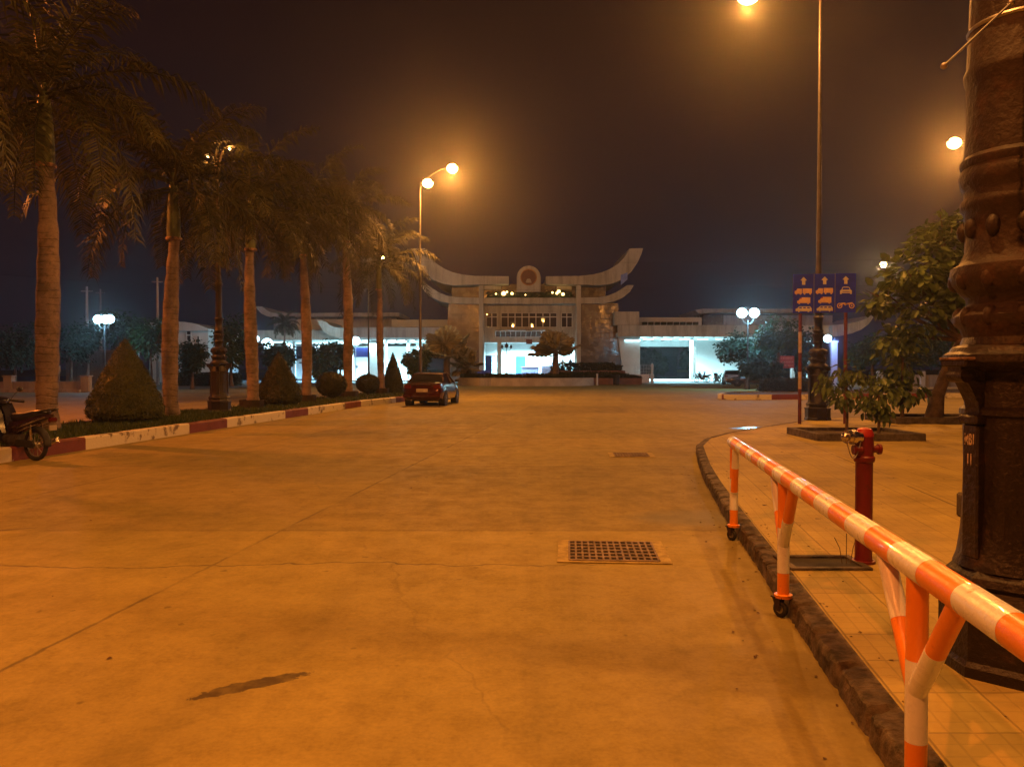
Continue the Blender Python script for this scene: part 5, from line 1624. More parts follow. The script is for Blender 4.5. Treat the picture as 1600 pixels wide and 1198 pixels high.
# ------------------------------------------------------------------ blue lane signs
SZ = 21.0
sx0 = XH(1238.5, 0, SZ)[0]; sx1 = XH(1337, 0, SZ)[0]
zt, zb = XH(0, 429, SZ)[1], XH(0, 489.5, SZ)[1]
sg = thing("lane_sign", "blue three panel lane sign with truck, car and motorcycle symbols on two posts", "road sign", ((sx0+sx1)/2, SZ, PAVE))
pw = (sx1-sx0)/3
def sym_poly(g, pts, ox, oz, w, h, y, th=.006): g.prism_y([(ox+p[0]*w, oz+p[1]*h) for p in pts], y-th, y)
def disc(g, cx, cz, r, y, n=14, th=.006): g.prism_y([(cx+r*math.cos(2*PI*k/n), cz+r*math.sin(2*PI*k/n)) for k in range(n)], y-th, y)
for k in range(3):
    a = sx0+pw*k; b = a+pw-.012
    dz = .012*k
    g = MB(); g.bbox(a, b, SZ, SZ+.022, zb+dz, zt+dz, .004)
    pn = g.build("panel", M['sign_blue'], sg, world=True, smooth=0)
    Y0 = SZ-.003
    g = MB()
    cx = (a+b)/2; H = zt-zb; w = pw
    zz = zt+dz
    # arrow
    sym_poly(g, [(-.17, -.085), (0, 0), (.17, -.085), (.085, -.095), (.085, -.20), (-.085, -.20), (-.085, -.095)], cx, zz-.07*H, w*.9, H*1.0, Y0)
    g.build("arrow", M['sign_white'], pn, world=True, smooth=0)
    if k < 2:
        g = MB(); tz = zz-.50*H; hh = .13*H       # truck with trailer
        L = cx-.42*w
        sym_poly(g, [(0, 0), (0, .55), (.10, .62), (.16, 1), (.42, 1), (.42, 0)], L, tz, w*.8, hh, Y0)
        sym_poly(g, [(.47, .1), (.47, 1.05), (1.02, 1.05), (1.02, .1)], L, tz, w*.8, hh, Y0)
        for c_ in (.10, .34, .58, .92): disc(g, L+c_*w*.8, tz, .024, Y0)
        g.build("lorry_symbol", M['sign_amber'], pn, world=True, smooth=0)
        g = MB(); tz = zz-.74*H; hh = .14*H; L = cx-.30*w
        sym_poly(g, [(0, 0), (0, .42), (.12, .5), (.24, .85), (.34, .85), (.34, 1.05), (1, 1.05), (1, 0)], L, tz, w*.62, hh, Y0)
        for c_ in (.16, .84): disc(g, L+c_*w*.62, tz, .026, Y0)
        tr = g.build("truck_symbol", M['sign_amber'], pn, world=True, smooth=0)
        g = MB(); sym_poly(g, [(.14, .75), (.25, 1.0), (.34, 1.0), (.34, .8)], L, tz, w*.62, hh, Y0-.006, .002)
        g.build("red_mark", M['sign_red'], tr, world=True, smooth=0)
        g = MB(); tz = zz-.955*H; hh = .13*H; L = cx-.37*w
        sym_poly(g, [(0, .05), (0, .5), (.10, .62), (.22, 1), (.9, 1), (1, .6), (1, .05)], L, tz, w*.76, hh, Y0)
        for c_ in (.2, .8): disc(g, L+c_*w*.76, tz+.008, .026, Y0)
        cs = g.build("minibus_symbol", M['sign_white'], pn, world=True, smooth=0)
        g = MB()
        for q in (.2, .45, .70): sym_poly(g, [(q, .62), (q+.03, .86), (q+.18, .86), (q+.18, .62)], L, tz, w*.76, hh, Y0-.0065, .002)
        g.build("symbol_window", M['sign_blue'], cs, world=True, smooth=0)
    else:
        g = MB(); tz = zz-.55*H; hh = .20*H; L = cx-.27*w      # car seen from the front
        sym_poly(g, [(0, .1), (0, .55), (.12, .65), (.2, .95), (.35, 1.05), (.65, 1.05), (.8, .95), (.88, .65), (1, .55), (1, .1), (.86, .1), (.86, .22), (.14, .22), (.14, .1)], L, tz, w*.56, hh, Y0)
        cs = g.build("car_front_symbol", M['sign_white'], pn, world=True, smooth=0)
        g = MB(); sym_poly(g, [(.18, .66), (.26, .92), (.74, .92), (.82, .66)], L, tz, w*.56, hh, Y0-.0065, .002); sym_poly(g, [(.2, .36), (.2, .44), (.8, .44), (.8, .36)], L, tz, w*.56, hh, Y0-.0065, .002)
        g.build("symbol_window", M['sign_blue'], cs, world=True, smooth=0)
        g = MB(); tz = zz-.83*H
        for dx, rr in ((-.28*w, .07), (.29*w, .072)):
            c_ = Vector((cx+dx, Y0, tz)); n = 22
            for i in range(n):
                a1, a2 = 2*PI*i/n, 2*PI*(i+1)/n
                g.prism_y([(c_.x+rr*math.cos(a1), tz+rr*math.sin(a1)), (c_.x+rr*math.cos(a2), tz+rr*math.sin(a2)), (c_.x+rr*.7*math.cos(a2), tz+rr*.7*math.sin(a2)), (c_.x+rr*.7*math.cos(a1), tz+rr*.7*math.sin(a1))], Y0-.006, Y0)
            disc(g, c_.x, tz, rr*.3, Y0)
        g.prism_y([(cx-.28*w, tz), (cx-.2*w, tz+.075), (cx-.05*w, tz+.08), (cx+.1*w, tz+.03), (cx+.28*w, tz+.045), (cx+.33*w, tz+.09), (cx+.22*w, tz+.085), (cx+.12*w, tz+.065), (cx-.02*w, tz+.0), (cx-.1*w, tz+.045)][::-1], Y0-.0085, Y0-.0065)
        g.build("motorcycle_symbol", M['sign_amber'], pn, world=True, smooth=0)
    if k:
        g = MB(); g.box(a-.012, a-.003, SZ-.004, SZ+.01, zb+dz, zt+dz); g.build("panel_joint", M['sign_edge'], pn, world=True, smooth=0)
for px, cols in ((1250, 1), (1321, 0)):
    x = XH(px, 0, SZ+.06)[0]
    g = MB(); ztop = zt-.05; z = PAVE; k = 0
    cuts = [PAVE, 1.05, 1.5, 2.0, 2.55, ztop] if cols else [PAVE, 1.6, 2.5, ztop]
    for i in range(len(cuts)-1):
        g.cm = (i % 2) if cols else (1 if i == 1 and False else 0)
        g.tube([(x, SZ+.07, cuts[i]), (x, SZ+.07, cuts[i+1])], .045, 14, cap=True)
    g.build("post", [M['post_red'], M['post_white']], sg, world=True)
# paler section under the right panel
# ------------------------------------------------------------------ red notice board
x, z = XH(1229, 556, 66)
nb = thing("notice_board", "red notice board with faint lines of writing on two posts behind the island", "sign", (x, 66, .2))
w = .62; z0_ = XH(0, 575, 66)[1]
g = MB(); g.bbox(x-w, x+w, 65.95, 66.0, z0_, z, .02); bd = g.build("board", mat("board_red", (.42, .03, .02), .6), nb, world=True, smooth=0)
g = MB(); rng = random.Random(2)
for r_ in range(3):
    q = x-w+.12
    while q < x+w-.18:
        l = rng.uniform(.05, .12); g.box(q, q+l, 65.94, 65.948, z-.25-r_*.3, z-.13-r_*.3); q += l+.05
g.build("writing", mat("board_faint", (.6, .16, .10), .6), bd, world=True, smooth=0)
g = MB()
for s in (-.5, .5): g.tube([(x+s*w, 66.04, 0), (x+s*w, 66.04, z)], .05, 8)
g.build("post", M['grey_plaster'], nb, world=True)

# ------------------------------------------------------------------ car
def build_car(name, label, loc, rz, paint, cat="car", hatch=False):
    t = thing(name, label, cat, loc, rz)
    Wd = .86; L = 4.4
    mats_glass = M['car_glass']
    # stations: y, halfwidth, z_bottom, z_belt, z_top(deck)
    st = [(0.0, .70, .42, .60, .66), (.04, .78, .30, .70, .88), (.12, .82, .25, .76, .97), (.45, .845, .22, .78, 1.0), (.9, Wd, .2, .78, .985), (1.6, Wd, .2, .76, .96), (2.6, Wd, .2, .74, .94), (3.1, Wd, .2, .72, .915), (3.7, .84, .22, .68, .82), (4.2, .79, .26, .60, .70), (4.36, .70, .32, .52, .60), (4.4, .6, .38, .5, .54)]
    if hatch: st[0:3] = [(0.0, .74, .42, .62, .80), (.04, .80, .30, .74, .96), (.12, .83, .25, .78, 1.0)]
    g = MB(); n = 12
    vs = []
    for y, w, zbm, zbelt, ztp in st:
        half = [(w*.80, zbm), (w*.97, zbm+.08), (w, (zbm+zbelt)/2), (w*.985, zbelt), (w*.93, ztp-.03), (w*.80, ztp)]
        sec = [(a_, b_) for a_, b_ in half] + [(-a_, b_) for a_, b_ in reversed(half)]
        vs += [Vector((a_, y, b_)) for a_, b_ in sec]
    fs = []
    for i in range(len(st)-1):
        for k in range(n):
            j = (k+1) % n; fs.append((i*n+k, i*n+j, (i+1)*n+j, (i+1)*n+k))
    fs.append(tuple(range(n))); fs.append(tuple(reversed(range((len(st)-1)*n, len(st)*n))))
    g.add(vs, [tuple(reversed(f)) for f in fs])
    body = g.build("body", paint, t, smooth=42)
    # greenhouse
    gh = [(.62, .70, .98, .985), (1.18, .62, .97, 1.35), (1.35, .60, .97, 1.395), (1.9, .61, .96, 1.42), (2.35, .60, .95, 1.395), (2.55, .59, .95, 1.36), (3.2, .68, .93, .935)]
    if hatch: gh[0] = (.15, .72, .98, .985); gh[1] = (.45, .64, .97, 1.38)
    g = MB(); vs = []
    for y, wt, zb_, zt_ in gh:
        wb = .775
        if zt_ - zb_ < .05: vs += [Vector((wb, y, zb_)), Vector((wb-.02, y, zt_)), Vector((-wb+.02, y, zt_)), Vector((-wb, y, zb_))]
        else: vs += [Vector((wb, y, zb_)), Vector((wt, y, zt_-.03)), Vector((-wt, y, zt_-.03)), Vector((-wb, y, zb_))]
    fs = []
    for i in range(len(gh)-1):
        for k in range(3): fs.append((i*4+k, (i+1)*4+k, (i+1)*4+k+1, i*4+k+1))
    g.add(vs, fs)
    g.build("windows", mats_glass, t, smooth=30)
    # roof and pillars
    g = MB()
    rp = gh[1:6]
    for i in range(len(rp)-1):
        y0, w0, _, z0 = rp[i]; y1, w1, _, z1 = rp[i+1]
        cols_ = [-1, -.6, 0, .6, 1]
        for k in range(4):
            a_, b_ = cols_[k], cols_[k+1]
            cr = lambda c: .02*(1-c*c)
            g.quad((a_*(w0+.012), y0, z0-.02+cr(a_)), (b_*(w0+.012), y0, z0-.02+cr(b_)), (b_*(w1+.012), y1, z1-.02+cr(b_)), (a_*(w1+.012), y1, z1-.02+cr(a_)))
    for s in (-1, 1):
        y0, wt0, zb0, zt0 = gh[0]; y1, wt1, zb1, zt1 = gh[1]
        g.tube([(s*.765, y0+.02, zb0), (s*(wt1+.008), y1, zt1-.03)], .035, 6)
        y0, wt0, zb0, zt0 = gh[6]; y1, wt1, zb1, zt1 = gh[5]
        g.tube([(s*.765, y0-.02, zb0), (s*(wt1+.008), y1, zt1-.03)], .032, 6)
        g.tube([(s*.785, 2.0, .95), (s*.625, 2.0, 1.385)], .03, 6)
        g.tube([(s*(gh[1][1]+.01), gh[1][0], gh[1][3]-.03), (s*.62, 1.9, 1.39), (s*.60, 2.55, 1.335)], .028, 6)
    g.build("roof", paint, t, smooth=60)
    for s in (-1, 1):
        g = MB(); g.bbox(s*.80-.09, s*.80+.09+.0, 2.85, 2.97, .98, 1.10, .03, Matrix.Translation((s*.14, 0, 0)))
        g.build("side_mirror", M['rubber'], t)
        g = MB(); g.bbox(-.15, .15, -.03, .10, -.085, .085, .02, Matrix.Translation((s*.62, .02, .82)))
        g.build("tail_light", mat("tail_lens", (.12, .006, .006), .15, coat=.5), t)
        g = MB(); g.bbox(-.14, .14, -.06, .05, -.06, .06, .02, Matrix.Translation((s*.58, 4.33, .60)))
        g.build("headlight", M['chrome'], t)
    for y in (.82, 3.45):
        for s in (-1, 1):
            a = MB(); a.tube([(s*.60, y, .31), (s*(Wd+.003), y, .31)], .36, 24); a.build("wheel_arch", M['rubber'], body)
            wv = MB(); wv.torus((s*.79, y, .31), .245, .068, 'x', 28, 10, 1.2)
            wh = wv.build("wheel", M['rubber'], t)
            r_ = MB(); r_.tube([(s*.74, y, .31), (s*.845, y, .31)], .19, 20)
            for k in range(5):
                a_ = 2*PI*k/5; r_.tube([(s*.855, y, .31), (s*.85, y+.17*math.cos(a_), .31+.17*math.sin(a_))], .02, 5)
            r_.build("rim", M['galv'], wh)
    g = MB(); g.bbox(-.80, .80, -.07, .05, .36, .52, .03); g.build("bumper", paint, t)
    g = MB(); g.bbox(-.25, .25, -.094, -.075, .60, .72, .004); 
    pl_ = MB(); pl_.bbox(-.24, .24, -.035, .03, .60, .735, .004)
    np_ = pl_.build("number_plate", M['plate'], t)
    w_ = MB(); rng = random.Random(5)
    for r_ in range(2):
        for k in range(6 if r_ else 4): w_.box(-.2+k*.065, -.2+k*.065+.04, -.038, -.036, .615+.055*r_, .655+.055*r_)
    w_.build("plate_marks", M['grey_plaster'], np_, smooth=0)
    g = MB(); g.bbox(-.66, .66, -.03, .02, .915, .935, .006); g.build("boot_trim", M['chrome'], t)
    g = MB()
    for s in (-.45, ): g.tube([(s, -.05, .25), (s, .3, .25)], .03, 10)
    g.build("exhaust_pipe", M['galv'], t)
    g = MB(); g.box(-.7, .7, .3, 4.0, .2, .3); g.build("underbody", M['rubber'], t, smooth=0)
    return t
def carpaint(name, col): return mat(name, col, .22, metal=.3, var=.05, coat=.9)
M['car_glass'] = glass("car_window_glass", (.015, .015, .018), .03)
M['plate'] = mat("plate_white", (.62, .58, .55), .6)
build_car("parked_car", "dark red sedan parked along the kerb of the median, seen from behind", (-3.77, 33.5, 0), -math.atan(.118), carpaint("dark_red_paint", (.055, .003, .006)))
build_car("parked_car", "silver hatchback parked beside the bright passage, seen from behind", (XH(1144, 0, 78)[0]-.2, 77, 0), rad(-12), carpaint("silver_paint", (.34, .33, .33)), hatch=True)
build_car("parked_car", "dark car parked in the shadow behind the island trees", (XH(1216, 0, 70)[0], 70, 0), rad(75), carpaint("grey_paint", (.08, .075, .08)), hatch=True)

# ------------------------------------------------------------------ motorbike (local x forward, rear axle at origin)
def build_bike(name, label, loc, rz, paint, fine=True):
    t = thing(name, label, "motorbike", loc, rz)
    def wheel(x, parent):
        g = MB(); g.torus((x, 0, .285), .245, .036, 'y', 40, 10, 1.1)
        w_ = g.build("wheel", M['rubber'], parent)
        g = MB(); g.torus((x, 0, .285), .205, .014, 'y', 36, 8); g.tube([(x, -.05, .285), (x, .05, .285)], .045, 16)
        for k in range(10):
            a_ = 2*PI*k/10; g.tube([(x+.03*math.cos(a_), .012*(-1)**k, .285+.03*math.sin(a_)), (x+.2*math.cos(a_+.12), 0, .285+.2*math.sin(a_+.12))], .006, 5)
        g.build("rim", M['galv'], w_)
        return w_
    wheel(0, t); wheel(1.24, t)
    def loft(g, secs):
        vs = []; n = 12
        for (x, z, hw, hh) in secs:
            for k in range(n):
                a_ = 2*PI*k/n
                vs.append(Vector((x, hw*math.copysign(abs(math.cos(a_))**.7, math.cos(a_)), z+hh*math.copysign(abs(math.sin(a_))**.7, math.sin(a_)))))
        fs = [(i*n+k, i*n+(k+1) % n, (i+1)*n+(k+1) % n, (i+1)*n+k) for i in range(len(secs)-1) for k in range(n)]
        fs += [tuple(reversed(range(n))), tuple(range((len(secs)-1)*n, len(secs)*n))]
        g.add(vs, [tuple(reversed(f)) for f in fs])
    g = MB(); loft(g, [(-.32, .84, .05, .03), (-.25, .84, .10, .06), (-.05, .81, .125, .075), (.15, .765, .135, .085), (.32, .75, .125, .085), (.5, .755, .09, .065), (.56, .77, .04, .03)])
    g.build("seat", M['seat'], t, smooth=60)
    g = MB(); loft(g, [(-.42, .80, .02, .02), (-.32, .775, .07, .045), (-.1, .72, .115, .07), (.15, .66, .125, .10), (.35, .60, .12, .13), (.55, .55, .10, .14), (.62, .54, .05, .1)])
    bd = g.build("side_fairing", paint, t, smooth=60)
    g = MB()
    for s in (-1, 1):
        g.tube([(-.34, s*.085, .775), (-.1, s*.125, .70), (.15, s*.135, .62), (.32, s*.13, .565)], [.008, .014, .014, .006], 6)
        g.tube([(-.2, s*.115, .655), (.05, s*.13, .59), (.3, s*.13, .50)], [.005, .012, .005], 6)
    g.build("stripe", M['chrome'], bd)
    # frame tube, floor, leg shield
    g = MB(); g.tube([(.5, 0, .55), (.7, 0, .42), (.88, 0, .50), (.98, 0, .82)], [.06, .06, .06, .05], 10); g.build("frame", M['rubber'], t)
    g = MB()
    for s in (-1, 1):
        prof = [(1.02, .95), (.92, .98), (.80, .80), (.74, .55), (.70, .36), (.80, .32), (.86, .45), (.96, .72)]
        g.add([Vector((x, s*(.02+.0), z)) for x, z in prof]+[Vector((x-.03, s*(.22 if z > .7 else .18), z)) for x, z in prof],
              [tuple(range(8)) if s < 0 else tuple(reversed(range(8))), tuple(reversed(range(8, 16))) if s < 0 else tuple(range(8, 16))]+[((k+1) % 8, k, 8+k, 8+(k+1) % 8) if s < 0 else (k, (k+1) % 8, 8+(k+1) % 8, 8+k) for k in range(8)])
    g.build("leg_shield", M['bike_dark'], t, smooth=40)
    g = MB(); loft(g, [(.78, 1.01, .07, .03), (.86, 1.03, .17, .065), (.97, 1.02, .18, .085), (1.08, .98, .13, .08), (1.12, .96, .06, .04)])
    g.build("handlebar_cowl", M['bike_dark'], t, smooth=60)
    g = MB(); g.ball((1.08, 0, .985), .075, 14, 8, (.5, 1.1, .8)); g.build("headlight", M['chrome'], t)
    g = MB(); g.tube([(.80, -.37, 1.0), (.88, -.2, 1.03), (.94, 0, 1.04), (.88, .2, 1.03), (.80, .37, 1.0)], .018, 8); hb = g.build("handlebar", M['rubber'], t)
    for s in (-1, 1):
        g = MB(); g.tube([(.87, s*.2, 1.025), (.79, s*.38, .998)], .024, 12); g.build("grip", M['rubber'], hb)
        g = MB(); g.tube([(.89, s*.22, 1.03), (.95, s*.33, 1.0), (.90, s*.40, .99)], .006, 6); g.build("lever", M['galv'], hb)
        g = MB(); g.tube([(.90, s*.20, 1.03), (.88, s*.28, 1.15), (.86, s*.33, 1.20)], .006, 6); g.ball((.86, s*.35, 1.22), .055, 14, 8, (.35, 1.15, .75)); g.build("mirror", M['bike_dark'], t)
    g = MB(); g.tube([(1.0, 0, .93), (1.13, 0, .58)], .03, 8)
    for s in (-1, 1): g.tube([(1.12, s*.07, .62), (1.24, s*.07, .285)], .018, 8)
    g.tube([(1.12, -.08, .62), (1.12, .08, .62)], .022, 8); g.build("front_fork", M['galv'], t)
    def guard(x, a0, a1, w, nm, m_):
        g = MB(); n = 14; R = .305
        pts = []
        for k in range(n+1):
            a_ = rad(a0+(a1-a0)*k/n); c, s_ = math.cos(a_), math.sin(a_)
            for y, rr in ((-w, R-.03), (-w*.7, R+.005), (w*.7, R+.005), (w, R-.03)): pts.append(Vector((x+rr*c, y, .285+rr*s_)))
        g.add(pts, [(k*4+j, k*4+j+1, (k+1)*4+j+1, (k+1)*4+j) for k in range(n) for j in range(3)])
        o = g.build(nm, m_, t, smooth=60); sd_ = o.modifiers.new("thick", 'SOLIDIFY'); sd_.thickness = .006
    guard(1.24, 20, 150, .06, "front_mudguard", paint)
    guard(0, 70, 185, .07, "rear_mudguard", M['rubber'])
    g = MB(); g.bbox(-.43, -.40, -.07, .07, .54, .63, .006); g.build("number_plate", M['grey_plaster'], t)
    g = MB(); g.bbox(-.45, -.37, -.07, .07, .68, .76, .02); g.build("tail_light", mat("bike_tail_lens", (.08, .006, .006), .2), t)
    g = MB(); g.tube([(-.1, -.13, .80), (-.3, -.12, .88), (-.44, -.08, .90), (-.47, 0, .905), (-.44, .08, .90), (-.3, .12, .88), (-.1, .13, .80)], .013, 8); g.build("grab_rail", M['rubber'], t)
    g = MB(); loft(g, [(.34, .36, .10, .10), (.45, .34, .13, .13), (.62, .34, .13, .12), (.74, .36, .09, .09)]); g.tube([(.70, 0, .35), (.84, 0, .36)], .06, 12); g.build("engine", M['engine'], t, smooth=60)
    g = MB(); g.tube([(.72, -.09, .28), (.4, -.13, .2), (.2, -.15, .22)], .018, 8); g.tube([(.2, -.15, .22), (-.1, -.16, .30), (-.32, -.16, .37)], [.03, .045, .04], 14); g.build("exhaust", M['chrome'], t)
    g = MB(); g.prism_y([(-.06, .23), (.42, .27), (.42, .37), (-.02, .36), (-.07, .30)], .075, .105); g.build("chain_case", M['rubber'], t, smooth=0)
    g = MB()
    for s in (-1, 1):
        g.tube([(.0, s*.09, .30), (-.02, s*.11, .64)], .012, 8); g.tube([(.0, s*.09, .38), (-.015, s*.105, .56)], .024, 10)
        g.tube([(0, s*.08, .285), (.45, s*.08, .33)], .015, 6)
    g.build("rear_shock", M['chrome'], t)
    g = MB(); g.tube([(.48, -.24, .26), (.48, .24, .26)], .014, 8)
    for s in (-1, 1): g.tube([(.48, s*.15, .26), (.48, s*.27, .27)], .022, 8)
    g.build("footrest", M['rubber'], t)
    g = MB(); g.tube([(.42, .05, .24), (.36, .16, .02)], .012, 8); g.tube([(.34, .17, .012), (.42, .18, .012)], .012, 6); g.build("stand", M['galv'], t)
    return t
M['seat'] = mat("black_vinyl_seat", (.02, .018, .018), .35, var=.2, coat=.2)
M['bike_dark'] = mat("dark_blue_black_panel", (.012, .012, .035), .25, var=.1, coat=.7)
M['engine'] = mat("engine_metal", (.12, .11, .10), .5, metal=.6, scale=15, var=.5)
bike_paint = mat("maroon_black_panel", (.035, .012, .012), .25, var=.1, coat=.7)
bx0, bz0 = XH(55, 0, 13.75)
mb_ = build_bike("motorbike", "black motorbike parked at the kerb at the left edge, rear wheel toward the median", (bx0, 13.75, 0), PI-rad(22), bike_paint)
# small bikes parked by the passage: copies of the same machine
for px, Z, rz, lb in ((1106, 90, rad(160), "motorbike parked alone in front of the bright passage wall"), (1082, 98, rad(20), "motorbike parked inside the passage beside the column"),
                      (1124, 86, rad(100), "motorbike parked next to the silver hatchback"), (1188, 74, rad(35), "motorbike parked in the shadow under the round dark tree"),
                      (1090, 97, rad(20), "motorbike parked inside the passage just right of the column")):
    copy_tree(mb_, loc=(XH(px, 0, Z)[0], Z, .0 if Z < 92 else .14), rz=rz, label=lb, group="motorbikes parked near the passage")

# ------------------------------------------------------------------ people in the lit hall entrance
def person(label, x, y, z, h, rz, shirt, trous, pose):
    t = thing("person", label, "person", (x, y, z), rz)
    k = h/1.72
    V = {'pel': (0, 0, .95), 'wai': (0, 0, 1.08), 'che': (0, .01, 1.32), 'nec': (0, .01, 1.46), 'hea': (0, .03, 1.57), 'top': (0, .02, 1.68),
         'ls': (.18, 0, 1.40), 'rs': (-.18, 0, 1.40), 'lh': (.09, 0, .92), 'rh': (-.09, 0, .92)}
    V['le'] = pose[0]; V['lw'] = pose[1]; V['re'] = pose[2]; V['rw'] = pose[3]
    V['lk'] = (.10, .02+pose[4], .50); V['la'] = (.11, pose[4]*.6-.02, .08); V['lt'] = (.12, pose[4]*.6+.14, .03)
    V['rk'] = (-.10, .02-pose[4], .50); V['ra'] = (-.11, -pose[4]*.6-.02, .08); V['rt'] = (-.12, -pose[4]*.6+.14, .03)
    R_ = {'pel': .14, 'wai': .125, 'che': .145, 'nec': .055, 'hea': .095, 'top': .075, 'ls': .06, 'rs': .06, 'le': .042, 're': .042, 'lw': .028, 'rw': .028, 'lh': .09, 'rh': .09, 'lk': .06, 'rk': .06, 'la': .04, 'ra': .04, 'lt': .035, 'rt': .035}
    names = list(V); idx = {q: i for i, q in enumerate(names)}
    E = [('pel', 'wai'), ('wai', 'che'), ('che', 'nec'), ('nec', 'hea'), ('hea', 'top'), ('che', 'ls'), ('ls', 'le'), ('le', 'lw'), ('che', 'rs'), ('rs', 're'), ('re', 'rw'), ('pel', 'lh'), ('lh', 'lk'), ('lk', 'la'), ('la', 'lt'), ('pel', 'rh'), ('rh', 'rk'), ('rk', 'ra'), ('ra', 'rt')]
    me = bpy.data.meshes.new("body")
    me.from_pydata([Vector(V[q])*k for q in names], [(idx[a], idx[b]) for a, b in E], [])
    m, nt, b = new_mat("person_clothes")
    X_ = NX(nt); tc = X_.n("ShaderNodeTexCoord"); sp = X_.n("ShaderNodeSeparateXYZ"); nt.links.new(tc.outputs["Object"], sp.inputs[0])
    zc = sp.outputs[2]
    c_ = X_.mix(X_.m('GREATER_THAN', zc, .95*k), c4(trous), c4(shirt)); c_ = X_.mix(X_.m('GREATER_THAN', zc, 1.45*k), c_, (.35, .2, .13, 1)); c_ = X_.mix(X_.m('GREATER_THAN', zc, 1.61*k), c_, (.02, .015, .012, 1))
    nt.links.new(c_, b.inputs["Base Color"]); b.inputs["Roughness"].default_value = .86
    me.materials.append(m)
    o = bpy.data.objects.new("body", me); C.objects.link(o); o.parent = t
    sk = o.modifiers.new("skin", 'SKIN'); sk.use_smooth_shade = True
    for q in names:
        d = me.skin_vertices[0].data[idx[q]]; d.radius = (R_[q]*k, R_[q]*k); d.use_root = (q == 'pel')
    ss = o.modifiers.new("sub", 'SUBSURF'); ss.levels = 1; ss.render_levels = 1
    return t
x1_ = XH(879, 0, 94)[0]
person("person in pale shirt standing with folded arms right of the fan palm trunk", x1_, 94.0, XH(0, 581, 94)[1]-.1, 1.7, rad(175), (.65, .68, .7), (.45, .5, .55), [(.24, .05, 1.15), (.02, .2, 1.16), (-.24, .05, 1.15), (-.02, .22, 1.14), .02])
x1_ = XH(891.5, 0, 94)[0]
person("person in dark blue clothes standing right of the person in pale shirt", x1_, 94.2, XH(0, 581, 94)[1]-.1, 1.72, rad(200), (.05, .08, .25), (.03, .04, .10), [(.26, .0, 1.13), (.28, .1, .9), (-.26, 0, 1.13), (-.2, .2, 1.0), .06])

# ------------------------------------------------------------------ far left: low wall, house, poles
wl_ = thing("garden_wall", "long low weathered wall with square posts along the far side of the left road", "wall", (-40, 54, 0))
g = MB(); g.box(-62, -28.5, 54, 54.2, 0, .62); g.box(-62, -28.5, 53.95, 54.25, .62, .70); g.box(-62, -28.5, 52.6, 52.9, 0, .2); g.build("panel", M['grey_plaster'], wl_, world=True, smooth=0)
for k in range(7):
    g = MB(); xx = -60+k*5.2; g.bbox(xx-.28, xx+.28, 53.85, 54.35, 0, 1.0, .03); g.bbox(xx-.34, xx+.34, 53.8, 54.4, 1.0, 1.1, .03); g.build("post", M['grey_plaster'], wl_, world=True)
hx0, hx1 = XH(232, 0, 92)[0], XH(328, 0, 92)[0]
hs = thing("white_house", "small white house with a curved roof end left of the median lamp post", "house", ((hx0+hx1)/2, 97, 0))
g = MB(); bxp(g, 236, 326, 513, 600, 92, 102); g.build("wall", M['plaster_w'], hs, world=True, smooth=0)
g = MB(); g.prism_y(polp([(228, 507), (242, 503), (290, 503), (312, 507), (328, 514), (328, 517), (228, 517)], 91), 90.6, 103); g.build("roof", M['plaster_w'], hs, world=True, smooth=30)
for a_, b_, c_, d_ in ((292, 299, 515, 532), (255, 262, 522, 536), (308, 312, 525, 560)): window(a_, b_, c_, d_, 1, (0, .5, 1), 91.9, hs)
slab(hs, "porch_wall", 280, 345, 560, 590, 86, 86.3, M['plaster_w'])
lamp(hs, (XH(275, 0, 86)[0], 84, 3.2), 90, (0.4, .7, 1.0), .2)
g = MB(); xx = XH(150, 0, 80)[0]; g.box(xx-3, xx+2.5, 80, 84, 0, 3.2); g.box(xx-3.4, xx+2.9, 79.4, 84.4, 3.2, 3.4)
simple("kiosk", "small dim kiosk behind the trees at the far left", "kiosk", g, M['grey_plaster'], smooth=0)
g = MB(); xx, zz = XH(91, 576, 56); g.bbox(xx-.13, xx+.13, 56, 56.08, zz-.25, zz+.2, .02); g.tube([(xx, 56.1, 0), (xx, 56.1, zz)], .03, 6)
simple("small_sign", "small pale plate on a thin post right of the thickest palm trunk", "sign", g, M['white_post'])
for px, pt, Z, lb in ((137, 448, 70, "thin utility pole just left of the globe cluster"), (247, 434, 74, "thin utility pole left of the palm beside the largest cone bush"), (158, 452, 90, "thin pole directly behind the globe cluster")):
    x, z = XH(px, pt, Z)
    g = MB(); g.lathe([(.15, 0), (.13, z*.6), (.09, z)], (x, Z, 0), 10); g.box(x-.5, x+.5, Z-.05, Z+.05, z-.45, z-.35)
    simple("utility_pole", lb, "pole", g, M['grey_plaster'], "utility poles on the left")
# hedges and kerbs beyond
a = XH(275, 0, 70)[0]; b = XH(372, 0, 70)[0]
hedge("hedge", "dark clipped hedge beyond the left road between the palm trunks", a, b, 70, 71, 0, 1.15, M['topiary_dark'], 2600, .13, seed=3)
a = XH(1196, 0, 47)[0]; b = XH(1300, 0, 47)[0]
hedge("hedge", "dark clipped hedge on the kerbed island behind the sign posts", a, b, 46.8, 48.6, .2, .95, M['topiary_dark'], 3600, .1, seed=4)
# low white walls far right
fw = thing("garden_wall", "low white wall with square posts far right beyond the side road", "wall", (34, 66, 0))
a = XH(1375, 0, 66)[0]; b = XH(1640, 0, 66)[0]
g = MB(); g.box(a, b, 66, 66.2, 0, 1.05); g.build("panel", M['grey_plaster'], fw, world=True, smooth=0)
for k in range(9):
    g = MB(); xx = a+(b-a)*k/8; g.bbox(xx-.2, xx+.2, 65.85, 66.3, 0, 1.35, .03); g.build("post", M['plaster_w'], fw, world=True)
g = MB(); g.box(a-3, b+8, 61, 61.25, 0, .16); struct(g.build("far_kerb", M['kerb_white'], smooth=0))
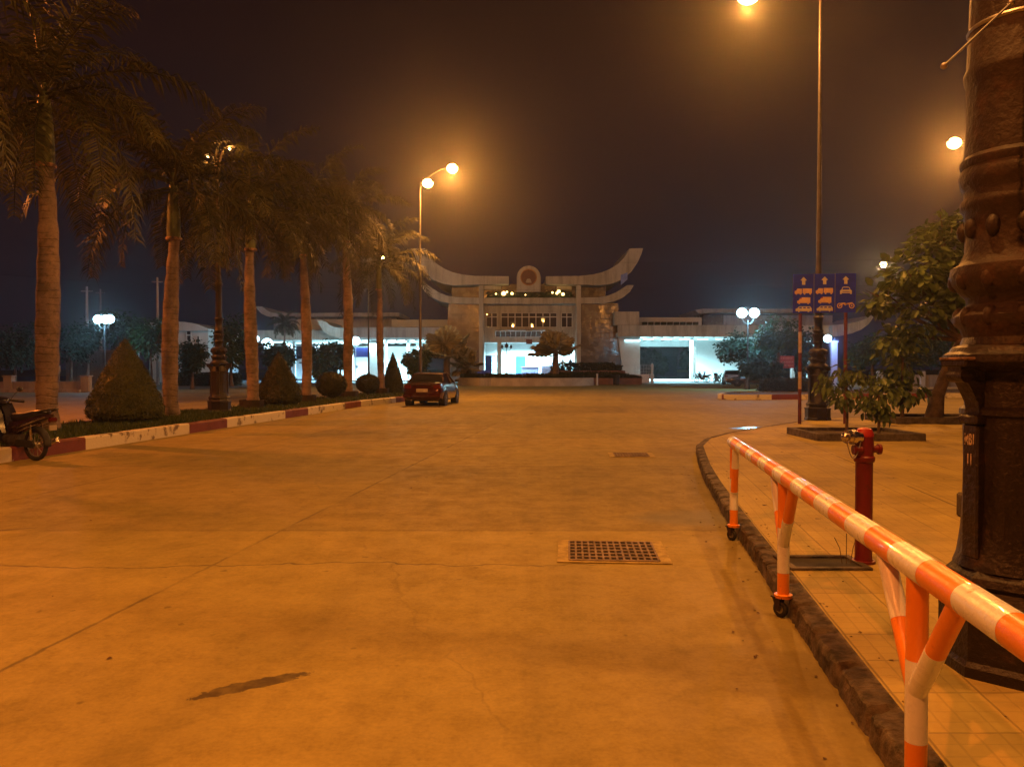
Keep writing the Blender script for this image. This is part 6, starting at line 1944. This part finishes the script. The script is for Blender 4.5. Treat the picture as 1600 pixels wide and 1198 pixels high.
# scattered light posts: thin cool-lit white columns far right
# building seen through the passage
g = MB(); bxp(g, 1008, 1060, 541, 556, 150, 158); bxp(g, 1010, 1058, 556, 592, 152, 158)
simple("distant_building", "dim violet block seen through the open passage", "building", g, mat("dim_violet_render", (.10, .075, .12), .8), smooth=0)
# wires
def wire(label, p0, p1, sag):
    g = MB(); a_, b_ = Vector(p0), Vector(p1)
    g.tube([a_.lerp(b_, k/24)-Vector((0, 0, sag*4*(k/24)*(1-k/24))) for k in range(25)], .009, 5)
    simple("overhead_wire", label, "wire", g, M['pole'], "overhead wires crossing the sky")
wire("upper overhead wire crossing the sky from the gate building to the right", P(560, 408, 88), P(1750, 398, 66), .4)
wire("overhead wire running just above the lane sign", P(1000, 450, 90), P(1760, 402, 60), .5)
wire("lower overhead wire passing behind the lane sign", P(480, 449, 88), P(1700, 436, 70), .6)
wire("overhead wire at the far left between the utility poles", P(-60, 424, 66), P(700, 459, 84), .5)

# dry leaves and grit lying about
rng = random.Random(77)
g = MB()
m_lit = mat("dry_leaf_litter", (.12, .06, .03), .85, var=.6, scale=30)
for i in range(420):
    if i < 170:
        y = rng.uniform(2.2, 13); x = 1.04+.146*y+rng.choice((-1, 1))*abs(rng.gauss(0, .22))+.05
        z = PAVE+.002 if x > 1.04+.146*y+.13 else .006
        if z < .1 and x > 1.02+.146*y: continue
    elif i < 215:
        y = rng.uniform(3, 22); x = rng.uniform(-9, 1)+.1*y; z = .006
    else:
        y = rng.uniform(3.5, 20); x = 1.5+.146*y+rng.uniform(0, 6); z = PAVE+.002
        if y > 16 and x < 6: continue
    a0 = rng.uniform(0, 6.28); s_ = rng.uniform(.005, .018)
    d = Vector((math.cos(a0), math.sin(a0), rng.uniform(-.05, .25))).normalized()
    leafq(g, Vector((x, y, z)), d, Vector((0, 0, 1)), s_*2.2, s_*.6)
o = g.build("leaf_litter", m_lit, smooth=0); tag(o, "dry leaf bits and grit scattered over the road and pavement", "litter", kind='stuff')
HAZE = 0.0009
# ------------------------------------------------------------------ haze
m = bpy.data.materials.new("haze"); m.use_nodes = True
nt = m.node_tree
for q in list(nt.nodes):
    if q.type == 'BSDF_PRINCIPLED': nt.nodes.remove(q)
pv = nt.nodes.new("ShaderNodeVolumePrincipled")
pv.inputs["Color"].default_value = (.9, .9, .9, 1)
pv.inputs["Density"].default_value = HAZE
pv.inputs["Anisotropy"].default_value = .86
nt.links.new(pv.outputs[0], nt.nodes["Material Output"].inputs["Volume"])
if HAZE > 0:
    g = MB(); g.box(-130, 130, -20, 210, -1, 30)
    o = g.build("haze", m, smooth=0); tag(o, "thin warm night haze glowing round the street lamps", "haze", kind='stuff')
